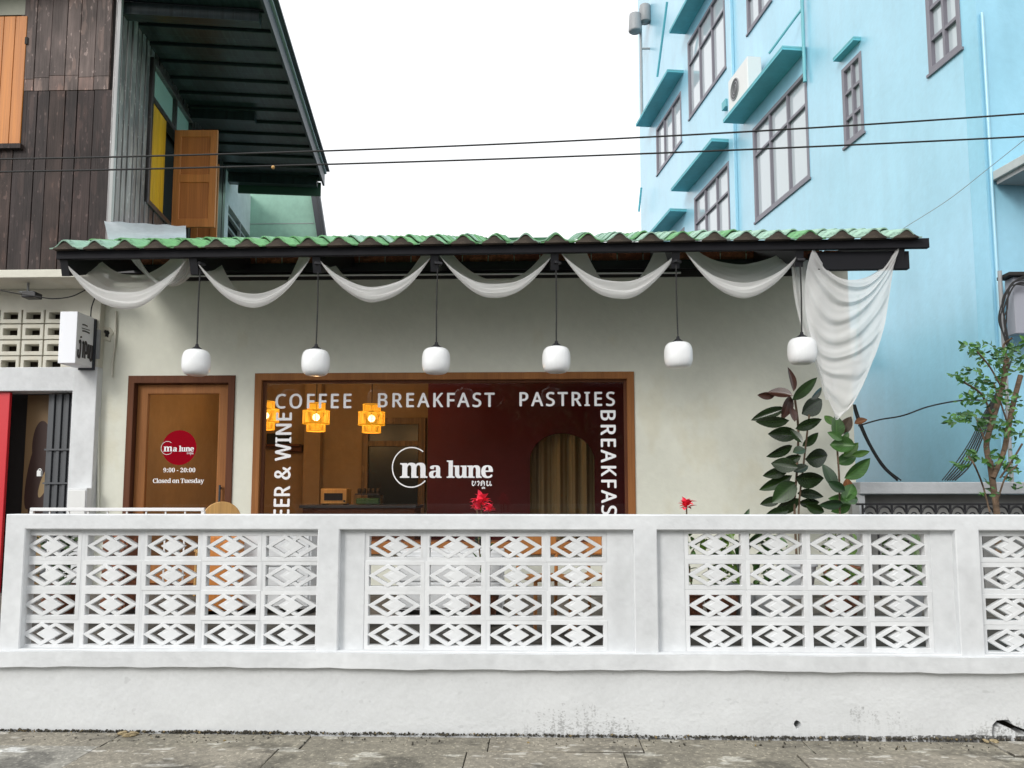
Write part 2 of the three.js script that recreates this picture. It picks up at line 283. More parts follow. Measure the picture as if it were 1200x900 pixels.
// ================================================================== BOUNDARY WALL
{
  const wall = thing('boundary_wall', 'long white masonry boundary wall with patterned ventilation blocks along the pavement', 'wall');
  const X = (px) => at(px, 690, FZ).x, Y = (py) => at(600, py, FZ).y;
  const left = X(2), right = X(1420), top = Y(603), ledgeT = Y(765), ledgeB = Y(783);
  const panels = [[25, 372], [395.5, 744.5], [770, 1124], [1150, 1410]].map(([a, b]) => [X(a), X(b), ledgeT, Y(620)]);
  part(wall, 'frame', slab(left, right, ledgeT - 0.02, top, FZ - 0.13, FZ, panels, 0.006), M.white);
  { // ledge, a hand-finished moulding that wavers
    const g = new THREE.BoxGeometry(right - left + 0.2, ledgeT - ledgeB, 0.23, 60, 1, 1); const p = g.attributes.position;
    for (let i = 0; i < p.count; i++) { const x = p.getX(i); p.setY(i, p.getY(i) + 0.003 * Math.sin(x * 2.1) + 0.002 * Math.sin(x * 7.3) + (p.getY(i) < 0 ? 0.003 * Math.sin(x * 19) : 0)); p.setZ(i, p.getZ(i) + 0.004 * Math.sin(x * 5.1 + 1)); }
    g.translate((left + right) / 2 - 0.1, (ledgeT + ledgeB) / 2, FZ - 0.07); g.computeVertexNormals(); part(wall, 'ledge', metric(g), M.white);
  }
  { // plinth with a drain hole and a broken corner
    const hx = X(930), hy = Y(846), cx = X(1178), cy = Y(848), hole = [], crack = [];
    for (let i = 0; i < 10; i++) { const a = -i / 10 * 2 * Math.PI, r = 0.026 * rr(0.75, 1.15); hole.push([hx + r * Math.cos(a), hy + r * Math.sin(a)]); }
    [[-22, -3], [-17, -8], [-4, -9], [1, -3], [14, 2], [30, 6], [29, 10], [16, 6], [8, 8], [-2, 1], [-12, -3], [-18, 1], [-20, 9], [-23, 10]].forEach(([a, b]) => crack.push([cx + a * 0.0055, cy - b * 0.0055]));
    const g = slab(left - 0.3, right, -0.1, ledgeB + 0.02, FZ - 0.14, FZ - 0.004, [hole, crack.reverse()]);
    const p = g.attributes.position, uv = g.attributes.uv;
    for (let i = 0; i < p.count; i++) uv.setXY(i, p.getX(i) + 3.9, clamp(p.getY(i), 0.002, 0.438));
    part(wall, 'plinth', g, M.plinth);
    part(wall, 'core', box(left - 0.3, right, -0.1, ledgeB, FZ - 0.3, FZ - 0.15), M.dirt);
  }
  // hairline cracks: thin raised flakes of render along the foot of the wall
  // ventilation blocks
  const k = (FZ - 0.05) / -950, hw = 35.4 * k, hh = 17.6 * k, ow = 30.5 * k, oh = 12.6 * k;
  function blockGeo(jit) {
    const s = rectPath(THREE.Shape, -hw + 0.004, hw - 0.004, -hh + 0.004, hh - 0.004); s.holes.push(rectPath(THREE.Path, -ow, ow, -oh, oh));
    const f = new THREE.ExtrudeGeometry(s, { depth: 0.05, bevelEnabled: true, bevelSize: 0.003, bevelThickness: 0.004, bevelSegments: 1 }); f.translate(0, 0, -0.058);
    const ring = (cx, z) => {
      const a = 22.3 * k, b = 13.2 * k, t = 3.55 * k, L = Math.hypot(a, b), ia = a - t * L / b, ib = b - t * L / a;
      const d = poly(THREE.Shape, [[cx - a, 0], [cx, -b], [cx + a, 0], [cx, b]]); d.holes.push(poly(THREE.Path, [[cx - ia, 0], [cx, -ib], [cx + ia, 0], [cx, ib]]));
      const g = new THREE.ExtrudeGeometry(d, { depth: 0.03, bevelEnabled: true, bevelSize: 0.0025, bevelThickness: 0.004, bevelSegments: 1 }); g.translate(0, 0, z - 0.034); return g;
    };
    const c = poly(THREE.Shape, [[-8 * k, 0], [0, -4.7 * k], [8 * k, 0], [0, 4.7 * k]]);
    const cg = new THREE.ExtrudeGeometry(c, { depth: 0.028, bevelEnabled: true, bevelSize: 0.002, bevelThickness: 0.004, bevelSegments: 1 }); cg.translate(0, 0, -0.035 + jit);
    return metric(merge([f, ring(-8.2 * k, -0.001), ring(8.2 * k, -0.006), cg]));
  }
  const variants = [blockGeo(0.001), blockGeo(0.0016), blockGeo(0.0006)];
  const rows = [[641, 676, 711, 746], [641, 675.5, 710, 745], [637.5, 673, 709, 744.5], [640, 676, 712, 748]];
  const cols = [[58, 129, 199.5, 270, 340], [462, 533.3, 604.7, 676], [839, 911.3, 983.6, 1056], [1187, 1259, 1331]];
  panels.forEach((p, i) => {
    const grp = sub(wall, 'block_panel'), zb = FZ - 0.05;
    const bx = cols[i].map((c) => at(c, 700, zb).x), by = rows[i].map((r) => at(600, r, zb).y);
    const x0 = bx[0] - hw, x1 = bx[bx.length - 1] + hw, y0 = by[3] - hh, y1 = by[0] + hh;
    // rendered margins round the blocks
    part(grp, 'margin', slab(p[0] - 0.02, p[1] + 0.02, p[2] - 0.02, p[3] + 0.02, zb - 0.056, zb - 0.001, [[Math.max(x0, p[0] - 0.008), Math.min(x1, p[1] + 0.008), Math.max(y0, p[2] - 0.008), Math.min(y1, p[3] + 0.008)]]), M.white);
    for (const x of bx) for (const y of by) {
      const b = part(grp, 'block', variants[Math.floor(rnd() * 3)], rnd() < 0.3 ? M.whiteBlockB : M.whiteBlock);
      b.position.set(x + rr(-1, 1) * 0.0012, y + rr(-1, 1) * 0.0015, zb + rr(-0.004, 0.001)); b.rotation.z = rr(-1, 1) * 0.004;
    }
    // mortar grid behind the joints
    const mort = []; for (let c = 0; c <= bx.length; c++) { const x = c < bx.length ? bx[c] - hw : x1; mort.push(box(x - 0.012, x + 0.012, y0 - 0.01, y1 + 0.01, zb - 0.05, zb - 0.006)); }
    for (let r = 0; r <= 4; r++) { const y = r < 4 ? by[r] + hh : y0; mort.push(box(x0 + 0.003, x1 - 0.003, y - 0.011, y + 0.011, zb - 0.048, zb - 0.0075)); }
    part(grp, 'mortar', mort, M.white);
  });
  // dirt, moss and grit at the foot of the wall
  const dg = new THREE.IcosahedronGeometry(1, 0), inst = new THREE.InstancedMesh(dg, M.debris, 2600), m4 = new THREE.Matrix4(), q = new THREE.Quaternion(), e = new THREE.Euler(), col = new THREE.Color();
  for (let i = 0; i < 2600; i++) {
    const x = rr(-3.6, 4), near = rnd(); const s = 0.0022 + 0.006 * Math.pow(rnd(), 4) + (Math.abs(x + 2.5) < 0.9 ? 0.0015 : 0);
    e.set(rr(0, 6), rr(0, 6), rr(0, 6)); q.setFromEuler(e);
    m4.compose(V(x, 0.001 + 0.012 * rnd() * (near < 0.85 ? 1 : 0), FZ + 0.003 + (near < 0.85 ? rr(-0.002, 0.009) : rr(0, 0.2))), q, V(s * rr(1, 2), s, s)); inst.setMatrixAt(i, m4);
    const t = rnd(); inst.setColorAt(i, t < 0.8 ? col.setRGB(1, 1, 1) : t < 0.95 ? col.setRGB(2.6, 2.4, 1.9) : col.setRGB(5, 4, 2.4));
  }
  inst.name = 'grit'; inst.castShadow = inst.receiveShadow = true; scene.add(inst); tag(inst, 'dark moss and grit gathered along the foot of the white wall', 'grit'); inst.userData.kind = 'stuff';
  // broken lumps of mortar
  const lump = (name, label, px, py, z, s, n) => {
    const t = thing(name, label, 'rubble', at(px, py, z).toArray()); t.position.y = 0;
    for (let i = 0; i < n; i++) { const g = new THREE.DodecahedronGeometry(s * rr(0.5, 1.1), 0); const p = g.attributes.position; for (let j = 0; j < p.count; j++) { const h = 0.8 + 0.35 * Math.abs(Math.sin(p.getX(j) * 91 + p.getY(j) * 57 + i)); p.setXYZ(j, p.getX(j) * h * 1.5, p.getY(j) * h * 0.5, p.getZ(j) * h); } g.computeVertexNormals(); const b = part(t, 'lump', metric(g), M.stone); b.position.set(rr(-2, 2) * s, s * 0.3, rr(-0.6, 1.6) * s); b.rotation.y = rr(0, 6); }
  };
  lump('mortar_rubble', 'yellowish broken mortar lying at the wall foot left, by the pale paving', 150, 868, FZ + 0.06, 0.026, 9);
  lump('mortar_rubble', 'crumbled mortar heap below the cracked wall corner at far right', 1160, 866, FZ + 0.03, 0.02, 6);
}

// ================================================================== SHOP
const WZ = -8.3, FLOOR = 0.55, EZ = -6.9;
const wx = (px, py = 480) => at(px, py, WZ).x, wy = (py, px = 520) => at(px, py, WZ).y;
const shop = thing('cafe_building', 'single storey cream cafe with green tiled veranda roof and lettered window', 'cafe');
const SX0 = wx(113), SX1 = wx(1003, 560);
const win = { x0: wx(299.5), x1: wx(742), y0: 0.95, y1: wy(438) }, door = { x0: wx(149.5, 520), x1: wx(272, 520), y0: FLOOR, y1: wy(442, 210) };
{
  part(shop, 'wall', slab(SX0, SX1, 0.3, wy(300), WZ - 0.16, WZ, [[win.x0, win.x1, win.y0, win.y1], [door.x0, door.x1, door.y0, door.y1]]), M.cream);
  const body = [];
  body.push(box(SX0, SX0 + 0.12, 0.3, 4.0, -12.6, WZ - 0.161), box(SX1 - 0.14, SX1, 0.3, 4.0, -12.6, WZ - 0.161), box(SX0, SX1, 0.3, 4.0, -12.8, -12.601));
  part(shop, 'outer_walls', body, M.cream);
  part(shop, 'veranda_floor', box(-5.2, SX1 + 0.2, 0.3, FLOOR, -8.3, -6.35), mat([0.26, 0.25, 0.23], 0.7, { map: T.concrete }));
  part(shop, 'floor', box(SX0 + 0.13, SX1 - 0.15, 0.3, FLOOR - 0.004, -12.59, WZ), M.tan);
  part(shop, 'ceiling', box(SX0 + 0.121, SX1 - 0.141, 3.3, 3.36, -12.6, WZ - 0.162), M.creamOld);
  const room = [box(SX0 + 0.121, SX1 - 0.15, FLOOR, 3.299, -12.0, -11.9), box(SX0 + 0.121, SX0 + 0.16, FLOOR, 3.299, -11.899, WZ - 0.162), box(SX1 - 0.19, SX1 - 0.142, FLOOR, 3.299, -11.899, WZ - 0.162)];
  part(shop, 'room_walls', room, M.tan);
  // brick course, plate and conduit at the head of the wall
  const course = sub(shop, 'brick_course');
  for (let px = 120, i = 0; px < 968; px += 30.2, i++) { const x0 = wx(px, 303), x1 = wx(px + 28.6, 303); part(course, 'brick', box(x0, x1, wy(308.5), wy(298), WZ - 0.05, WZ + 0.014 + rr(-0.004, 0.004), 0.004), [M.brick, M.brickB, M.brickC][Math.floor(rnd() * 3)]); }
  part(shop, 'plate', box(wx(118), wx(980), wy(319), wy(309), WZ - 0.02, WZ + 0.07, 0.004), M.black);
  part(shop, 'dark_gap', box(wx(118), wx(978), wy(327), wy(319.6), WZ - 0.03, WZ + 0.018), M.dark);  // dark strip coloured in for the shaded gap below the plate
  part(shop, 'conduit', rod(V(wx(150), wy(322.5), WZ + 0.05), V(wx(800), wy(321.5, 760), WZ + 0.05), 0.01), M.plastic);
  // wall stub of bare brick at the right end under the roof
  part(shop, 'pipe_stub', rod(V(wx(968, 318), wy(318), WZ + 0.03), V(wx(992, 318), wy(318), WZ + 0.03), 0.014), M.creamOld);
  { // broken hole with a pipe end near the door
    const c = V(wx(126, 388), wy(388), WZ); const pts = []; for (let i = 0; i < 11; i++) { const a = i / 11 * 6.283, r = 0.04 * rr(0.7, 1.25); pts.push([r * Math.cos(a), r * Math.sin(a) * 1.25]); }
    const s = poly(THREE.Shape, pts.map(([a, b]) => [a * 1.7, b * 1.5])); s.holes.push(poly(THREE.Path, pts)); const g = metric(new THREE.ExtrudeGeometry(s, { depth: 0.008, bevelEnabled: true, bevelSize: 0.006, bevelThickness: 0.004, bevelSegments: 1 })); g.translate(c.x, c.y, c.z); part(shop, 'broken_render', g, M.creamOld);
    part(shop, 'wall_hole', new THREE.CircleGeometry(0.05, 14).translate(c.x, c.y, c.z + 0.002), M.blackMatte);
  }
  part(shop, 'downpipe', tube([V(wx(137, 365), wy(365, 137), WZ + 0.02), V(wx(136, 400), wy(400, 137), WZ + 0.02), V(wx(133, 425), wy(425, 137), WZ + 0.02), V(wx(133, 442), wy(442, 137), WZ + 0.03)], 0.011, 20), M.creamOld);
  part(shop, 'downpipe', tube([V(wx(120, 400), wy(400, 120), WZ + 0.02), V(wx(117, 430), wy(430, 120), WZ + 0.02), V(wx(116.5, 600), wy(600, 120), WZ + 0.02)], 0.012, 20), M.cream);
  // window
  const w = sub(shop, 'window');
  const ft = 0.07;
  part(w, 'frame', frame(win.x0 - 0.012, win.x1 + 0.012, win.y0, win.y1 + 0.012, ft, WZ - 0.1, WZ + 0.018), M.frameWood);
  part(w, 'bead', frame(win.x0 + ft - 0.015, win.x1 - ft + 0.015, win.y0 + ft - 0.015, win.y1 - ft + 0.015, 0.03, WZ - 0.09, WZ - 0.03), M.frameWoodDark);
  part(w, 'sill', box(win.x0 - 0.04, win.x1 + 0.04, win.y0 - 0.05, win.y0 - 0.002, WZ - 0.1, WZ + 0.05, 0.005), M.frameWood);
  part(w, 'pane', new THREE.PlaneGeometry(win.x1 - win.x0 - 2 * ft, win.y1 - win.y0 - 2 * ft).translate((win.x0 + win.x1) / 2, (win.y0 + win.y1) / 2, WZ - 0.06), M.glass);
  const GZ = WZ - 0.054, gx = (px, py) => at(px, py, GZ).x, gy = (px, py) => at(px, py, GZ).y;
  const word = (str, x0, y0, x1, y1) => { const a = at(x0, y0, GZ), b = at(x1, y1, GZ); const g = capitals(str, b.x - a.x, b.y - a.y, 0.0042); g.translate(a.x, a.y, GZ); part(w, 'lettering', g, M.vinyl); };
  word('COFFEE', 321.5, 478.3, 413, 461.7); word('BREAKFAST', 441, 477, 579.5, 460.5); word('PASTRIES', 607, 475.7, 721, 459.5);
  { // upright words
    const a = at(338.2, 623, GZ), b = at(338.2, 482.5, GZ), h = (338.2 - 320) * 8.35 / 950;
    let g = capitals('BEER & WINE', b.y - a.y, h, 0.0046, 0.9); g.rotateZ(Math.PI / 2); g.translate(a.x, a.y, GZ); part(w, 'lettering', g, M.vinyl);
    const c = at(704, 479, GZ), d = at(704, 619, GZ); g = capitals('BREAKFAST', c.y - d.y, h * 0.93, 0.0044); g.rotateZ(-Math.PI / 2); g.translate(c.x, c.y, GZ); part(w, 'lettering', g, M.vinyl);
  }
  function logo(parent, cx, cy, s, z, ink) { // s = metres per photo pixel of the big logo; centre of the ring at cx, cy
    const list = []; const put = (g, px, py) => { g.scale(s, s, 1); g.translate(cx + (px - 482) * s, cy - (py - 547.6) * s, z); list.push(g); };
    const ring = new THREE.RingGeometry(22.6, 24, 60, 1, 0.9, 4.65); ring.scale(0.96, 1, 1); put(ring, 482, 547.6);
    const capOf = (xh) => xh * 1.32;
    for (const [o, q] of [[-0.45, 0], [0, 0.0004], [0.45, 0.0008]]) { const n0 = list.length; put(letters(serif, 'm', 1, capOf(17.5), 1.04), 468.4 + o, 560); put(letters(serif, 'a', 1, capOf(14.5), 1), 502.2 + o, 560); put(letters(serif, 'lune', 55, capOf(14.5), 1), 523.8 + o, 560); list.slice(n0).forEach((g) => g.translate(0, 0, q)); }
    const R = (pts, wd = 1.1) => put(ribbon(pts, wd), 552.5, 569.5);
    R([[1, 4.5], [1.8, 5.6], [2.6, 4.6], [1.6, 4], [1.4, 2], [2, 0.6], [3, 0.6], [5, 2.4], [5, 0.6], [5.2, 5.6]]);
    R([[7, 4.6], [8.4, 5.6], [9.4, 4.4], [9, 2], [8.2, 0.2]]);
    R([[11, 1.4], [12, 0.6], [12.6, 1.8], [11.6, 3.4], [12.6, 5.4], [14.4, 5.6], [15.6, 4], [15.6, 0.4]]); R([[12, 3.2], [14, 3.6], [15.4, 2.8]], 0.9);
    R([[13.6, -1.4], [14.6, -1.2], [14.6, -2.6], [13.4, -3], [13.2, -2], [15.6, -1.6], [16, -3.4]], 0.9);
    R([[18, 4.6], [18.8, 5.6], [19.4, 4.6], [18.6, 3.8], [18.8, 0.8], [20, 0.4], [22, 2], [22.4, 5.6]]); R([[22, 2], [23, 0.4], [24, 1], [23.2, 2]], 0.9);
    part(parent, 'logo', list, ink);
  }
  logo(w, gx(482, 547.6), gy(482, 547.6), 8.35 / 950, GZ, M.vinyl);
  // door
  const d = sub(shop, 'door');
  part(d, 'frame', slab(door.x0 - 0.015, door.x1 + 0.015, door.y0, door.y1 + 0.015, WZ - 0.14, WZ + 0.02, [[door.x0 + 0.05, door.x1 - 0.05, door.y0 + 0.03, door.y1 - 0.06]], 0.004), M.frameWoodDark);
  const lx0 = door.x0 + 0.058, lx1 = door.x1 - 0.058, ly0 = FLOOR + 0.04, ly1 = door.y1 - 0.07;
  part(d, 'stile', slab(lx0, lx1, ly0, ly1, WZ - 0.1, WZ - 0.05, [[lx0 + 0.11, lx1 - 0.11, ly0 + 0.24, ly1 - 0.095]], 0.005), M.frameWood);
  part(d, 'pane', new THREE.PlaneGeometry(lx1 - lx0 - 0.22, ly1 - ly0 - 0.33).translate((lx0 + lx1) / 2, (ly0 + 0.24 + ly1 - 0.095) / 2, WZ - 0.075), M.glass);
  part(d, 'handle', [rod(V(lx1 - 0.06, 1.35, WZ - 0.01), V(lx1 - 0.06, 1.6, WZ - 0.01), 0.012), rod(V(lx1 - 0.06, 1.38, WZ - 0.05), V(lx1 - 0.06, 1.38, WZ - 0.01), 0.009), rod(V(lx1 - 0.06, 1.57, WZ - 0.05), V(lx1 - 0.06, 1.57, WZ - 0.01), 0.009)], M.steelDark);
  const DZ = WZ - 0.068, dc = at(210, 524.5, DZ);
  part(d, 'round_sticker', new THREE.CircleGeometry(20.8 * 8.37 / 950, 40).translate(dc.x, dc.y, dc.z), M.maroonDisc);
  { const s = 8.37 / 950 * 0.335, c = at(197.5, 525, DZ); logo(d, c.x - 0.012, c.y, s, DZ + 0.003, M.vinyl); }
  for (const [str, x0, x1, y] of [['9:00 - 20:00', 191, 229, 553.4], ['Closed on Tuesday', 178.6, 239, 566]]) { const a = at(x0, y, DZ), b = at(x1, y, DZ); const g = letters(serif, str, b.x - a.x, 0.046); g.translate(a.x, a.y, DZ); part(d, 'lettering', g, M.vinyl); }
  // interior: opening with transom, dark kitchen beyond, maroon partition with an arch
  const IZ = -11.89, ix = (px, py = 520) => at(px, py, IZ).x, iy = (py, px = 460) => at(px, py, IZ).y;
  part(shop, 'inner_door_frame', [frame(ix(425), ix(499), FLOOR, iy(490), 0.09, IZ, IZ + 0.06), box(ix(426), ix(498), iy(523), iy(517), IZ + 0.001, IZ + 0.058)], M.tanFrame);
  part(shop, 'inner_doorway', box(ix(431), ix(490), FLOOR, iy(495), IZ - 0.005, IZ + 0.012), mat([0.012, 0.016, 0.014], 0.3));
  part(shop, 'pilaster', box(ix(360), ix(379), FLOOR, 3.29, IZ, IZ + 0.18), M.tan);
  const PZ = -11.35, pX = (px, py = 540) => at(px, py, PZ).x, pY = (py, px = 650) => at(px, py, PZ).y;
  const arch = new THREE.Path(), ax0 = pX(621), ax1 = pX(697), ay = pY(540), ar = (ax1 - ax0) / 2;
  arch.moveTo(ax0, FLOOR + 0.02); arch.lineTo(ax1, FLOOR + 0.02); arch.lineTo(ax1, ay); arch.absellipse((ax0 + ax1) / 2, ay, ar, ar * 0.86, 0, Math.PI, false); arch.lineTo(ax0, FLOOR + 0.02);
  const ps = rectPath(THREE.Shape, pX(501), SX1 - 0.2, FLOOR, 3.29); ps.holes.push(arch);
  part(shop, 'maroon_partition', metric(new THREE.ExtrudeGeometry(ps, { depth: 0.1, bevelEnabled: false, curveSegments: 20 }).translate(0, 0, PZ - 0.1)), M.maroon);
  const cz = PZ - 0.18;
  solo('curtain', 'pleated khaki curtain hanging in the arch inside the cafe', 'curtain', grid(120, 2, (u, v) => V(ax0 - 0.08 + (ax1 - ax0 + 0.16) * u, FLOOR + 0.05 + (ay + 0.55 - FLOOR) * v, cz + 0.045 * Math.sin(u * 32 + 0.8 * Math.sin(u * 9)) + 0.015 * Math.sin(u * 90 + 3))), M.curtain);
  // lamps inside
  const shadeM = mat([0.75, 0.36, 0.05], 0.8, { map: T.rattan, emissive: new THREE.Color(1, 0.45, 0.01), emissiveIntensity: 0.42, side: THREE.DoubleSide });
  const bulbM = mat([1, 1, 1], 0.5, { emissive: new THREE.Color(1, 0.82, 0.5), emissiveIntensity: 6 });
  const lab = ['leftmost yellow rattan lamp half hidden by the cafe window frame', 'middle yellow rattan lamp below the word COFFEE in the window', 'rightmost yellow rattan lamp below the start of the word BREAKFAST'];
  [[311, 487], [370.5, 489], [435.5, 490.5]].forEach(([px, py], i) => {
    const p = at(px, py, -9.9), k = 9.95 / 950, t = thing('rattan_lamp', lab[i], 'lamp', p.toArray(), 'yellow rattan lamps inside the cafe');
    const rings = []; const tier = (r, y0, y1) => { for (let y = y0; y < y1 - 0.004; y += 0.0135) rings.push(new THREE.CylinderGeometry(r, r, 0.0098, 28, 1, true).translate(0, y + 0.005, 0)); for (let a = 0; a < 14; a++) rings.push(new THREE.CylinderGeometry(0.003, 0.003, y1 - y0, 4).translate(r * Math.cos(a * 0.449), (y0 + y1) / 2, r * Math.sin(a * 0.449))); rings.push(new THREE.TorusGeometry(r, 0.005, 5, 28).rotateX(Math.PI / 2).translate(0, y0, 0), new THREE.TorusGeometry(r, 0.005, 5, 28).rotateX(Math.PI / 2).translate(0, y1, 0)); };
    tier(10.4 * k, 8 * k, 16.5 * k); tier(15.6 * k, -7.5 * k, 7.5 * k); tier(11 * k, -16.5 * k, -8 * k);
    rings.push(new THREE.RingGeometry(10.4 * k, 15.6 * k, 28).rotateX(Math.PI / 2).translate(0, 7.6 * k, 0), new THREE.RingGeometry(11 * k, 15.6 * k, 28).rotateX(Math.PI / 2).translate(0, -7.6 * k, 0));
    part(t, 'shade', rings, shadeM);
    part(t, 'bulb', new THREE.SphereGeometry(0.045, 16, 10), bulbM);
    part(t, 'cord', rod(V(0, 0.05, 0), V(0, 3.295 - p.y, 0), 0.006), M.cord);
    const l = new THREE.PointLight(new THREE.Color(1, 0.62, 0.28), 0.6, 0, 2); l.shadow.radius = 3; l.castShadow = true; l.position.set(0, 0, 0); t.add(l); l.name = 'lamp_light';
  });
  // counter and what stands on it
  const CZ = -10.6, cX = (px) => at(px, 590, CZ).x, cy0 = at(400, 591.5, CZ).y;
  const co = thing('counter', 'dark service counter seen low behind the cafe window', 'counter', [cX(425), FLOOR, CZ]);
  part(co, 'top', box(-0.75, 0.75, cy0 - FLOOR - 0.04, cy0 - FLOOR, -0.35, 0.3, 0.006), M.steelDark); part(co, 'front', box(-0.72, 0.72, 0, cy0 - FLOOR - 0.042, -0.32, 0.25), M.frameWoodDark);
  const tz = -10.55, tp = at(393.5, 591, tz), to = thing('toaster_oven', 'pale wooden toaster oven on the counter behind the window', 'oven', [tp.x, cy0, tz]);
  part(to, 'body', box(-0.17, 0.17, 0.012, 0.21, -0.14, 0.13, 0.012), M.paleWood); part(to, 'glass_door', box(-0.12, 0.12, 0.06, 0.15, 0.131, 0.137), M.black); part(to, 'knob', new THREE.CylinderGeometry(0.014, 0.014, 0.02, 10).rotateX(Math.PI / 2).translate(0.145, 0.05, 0.14), M.black); part(to, 'foot', [box(-0.15, -0.12, 0, 0.012, -0.1, 0.1), box(0.12, 0.15, 0, 0.012, -0.1, 0.1)], M.black);
  const jp = at(432, 591, -10.4), jar = thing('display_case', 'small glass display case with green contents on the counter', 'display case', [jp.x, cy0, -10.4]);
  part(jar, 'case', box(-0.17, 0.17, 0.004, 0.13, -0.1, 0.1, 0.004), M.glass); part(jar, 'contents', box(-0.15, 0.15, 0.006, 0.09, -0.085, 0.085, 0.02), mat([0.03, 0.09, 0.025], 0.6)); part(jar, 'lid', box(-0.16, 0.16, 0.131, 0.145, -0.1, 0.1, 0.004), M.steelDark);
  const goods = []; for (let i = 0; i < 5; i++) goods.push(lathe([[0, 0], [0.026, 0], [0.028, 0.05], [0.02, 0.065], [0, 0.068]], 12).translate(-0.12 + i * 0.06, 0.146, 0)); part(jar, 'jar', goods, M.barkDark);
  const sp = at(330, 521, -11.75), sh = thing('wall_shelf', 'brown bracket shelf with a dark box on the back wall of the cafe', 'shelf', sp.toArray());
  part(sh, 'board', box(-0.3, 0.3, -0.03, 0, -0.14, 0.12), M.frameWoodDark); part(sh, 'bracket', box(0.1, 0.3, -0.1, -0.031, -0.14, 0.02), M.frameWoodDark); part(sh, 'box', box(-0.2, 0.1, 0.001, 0.16, -0.1, 0.08, 0.01), M.blackMatte);
}
// ------------------------------------------------------------------ veranda roof
{
  const roof = sub(shop, 'roof'); roof.rotation.z = 0.004;
  const ex0 = at(68, 291, EZ).x, ex1 = at(1091, 278, EZ).x, yF1 = at(580, 285.5, EZ).y, yF0 = at(580, 296.5, EZ).y, slope = 0.315, len = 2.75;
  part(roof, 'fascia', box(ex0, ex1, yF0, yF1, EZ - 0.05, EZ, 0.004), M.fascia);
  part(roof, 'side_beam', box(at(952, 310, EZ - 0.06).x, at(1068, 310, EZ - 0.06).x, at(1000, 317, EZ - 0.06).y, at(1000, 299, EZ - 0.06).y + 0.02, EZ - 0.12, EZ - 0.06, 0.004), M.fascia);
  for (const px of [74, 226, 371, 510, 652, 795, 941, 1060]) {
    const x = at(px, 300, EZ).x, a = V(x, yF0 - 0.055, EZ - 0.052), b = V(x, yF0 - 0.055 + 1.36 * slope, EZ - 1.36);
    part(roof, 'rafter', bar(a, b, 0.07, 0.17), M.black);
  }
  const pn = 37.3 * 6.9 / 950, n = Math.floor((ex1 + 0.1 - ex0) / pn), courses = 6, cl = len / courses, A = 0.07;
  const tileGeo = (l, j) => { // one wave from trough to trough with thickness, lower end at z = 0
    const prof = (u) => A * Math.pow(0.5 - 0.5 * Math.cos(2 * Math.PI * u), 1.75), nu = 14, th = 0.011;
    const top = grid(nu, 2, (u, v) => V(u * pn, prof(u) + th, -v * l)), bot = grid(nu, 2, (u, v) => V((1 - u) * pn, prof(1 - u), -v * l));
    const end = grid(nu, 1, (u, v) => V(u * pn, prof(u) + th * v, 0));
    return merge([top, bot, end]);
  };
  const geo = tileGeo(cl + 0.05), theta = Math.atan(slope), houseEdge = at(137, 250, -8.2).x;
  for (let i = 0; i < n; i++) for (let c = 0; c < courses; c++) {
    const x = ex0 - 0.03 + i * pn; const z = EZ + 0.05 - c * cl * Math.cos(theta);
    if (x < houseEdge && z - cl < -8.35) continue;
    const tone = Math.floor(rnd() * 4);
    const o = part(roof, 'roof_tile', geo, M.tileGreen[i > 14 && rnd() < 0.6 ? 2 : tone]);
    o.position.set(x, yF1 + 0.001 + (EZ + 0.05 - z) * slope - 0.012 + (c ? 0.016 : 0.0) + rr(-0.004, 0.004), z); o.rotation.x = theta - 0.022; o.rotation.z = rr(-1, 1) * 0.006;
  }
  for (let i = 0; i < n; i++) { // mortar bedding under each crest at the eave
    const s = new THREE.Shape(); s.moveTo(0.1 * pn, -0.004); for (let k = 1; k < 20; k++) { const u = k / 20; s.lineTo((0.1 + 0.8 * u) * pn, Math.max(-0.004, A * Math.pow(0.5 - 0.5 * Math.cos(2 * Math.PI * (0.1 + 0.8 * u)), 1.75) + 0.006 + rr(-0.002, 0.001))); } s.lineTo(0.9 * pn, -0.004);
    const b = part(roof, 'bedding', metric(new THREE.ExtrudeGeometry(s, { depth: 0.08, bevelEnabled: false })), M.tileEdge); b.position.set(ex0 - 0.03 + i * pn, yF1 - 0.008, EZ - 0.022 + rr(-0.004, 0.003));
  }
  const rz = EZ + 0.05 - len * Math.cos(theta), ry = yF1 + (EZ + 0.05 - rz) * slope;
  for (let x = houseEdge + 0.5; x < at(650, 280, rz).x; x += 0.42) { const g = new THREE.CylinderGeometry(0.1, 0.1, 0.44, 12, 1, false, 0, Math.PI).rotateZ(Math.PI / 2).rotateX(-Math.PI / 2); const o = part(roof, 'ridge_tile', metric(g), M.tileGreen[Math.floor(rnd() * 4)]); o.position.set(x + 0.2, ry - 0.04 + rr(-0.01, 0.01), rz); o.rotation.z = rr(-1, 1) * 0.012; }
  const back = metric(new THREE.BoxGeometry(ex1 - houseEdge - 0.4, 0.03, 4)); back.rotateX(-theta + 0 * 1).translate((ex1 + houseEdge + 0.4) / 2, ry - 0.08 - 2 * Math.sin(theta), rz - 2 * Math.cos(theta)); part(roof, 'back_slope', back, M.tileGreen[3]);
}

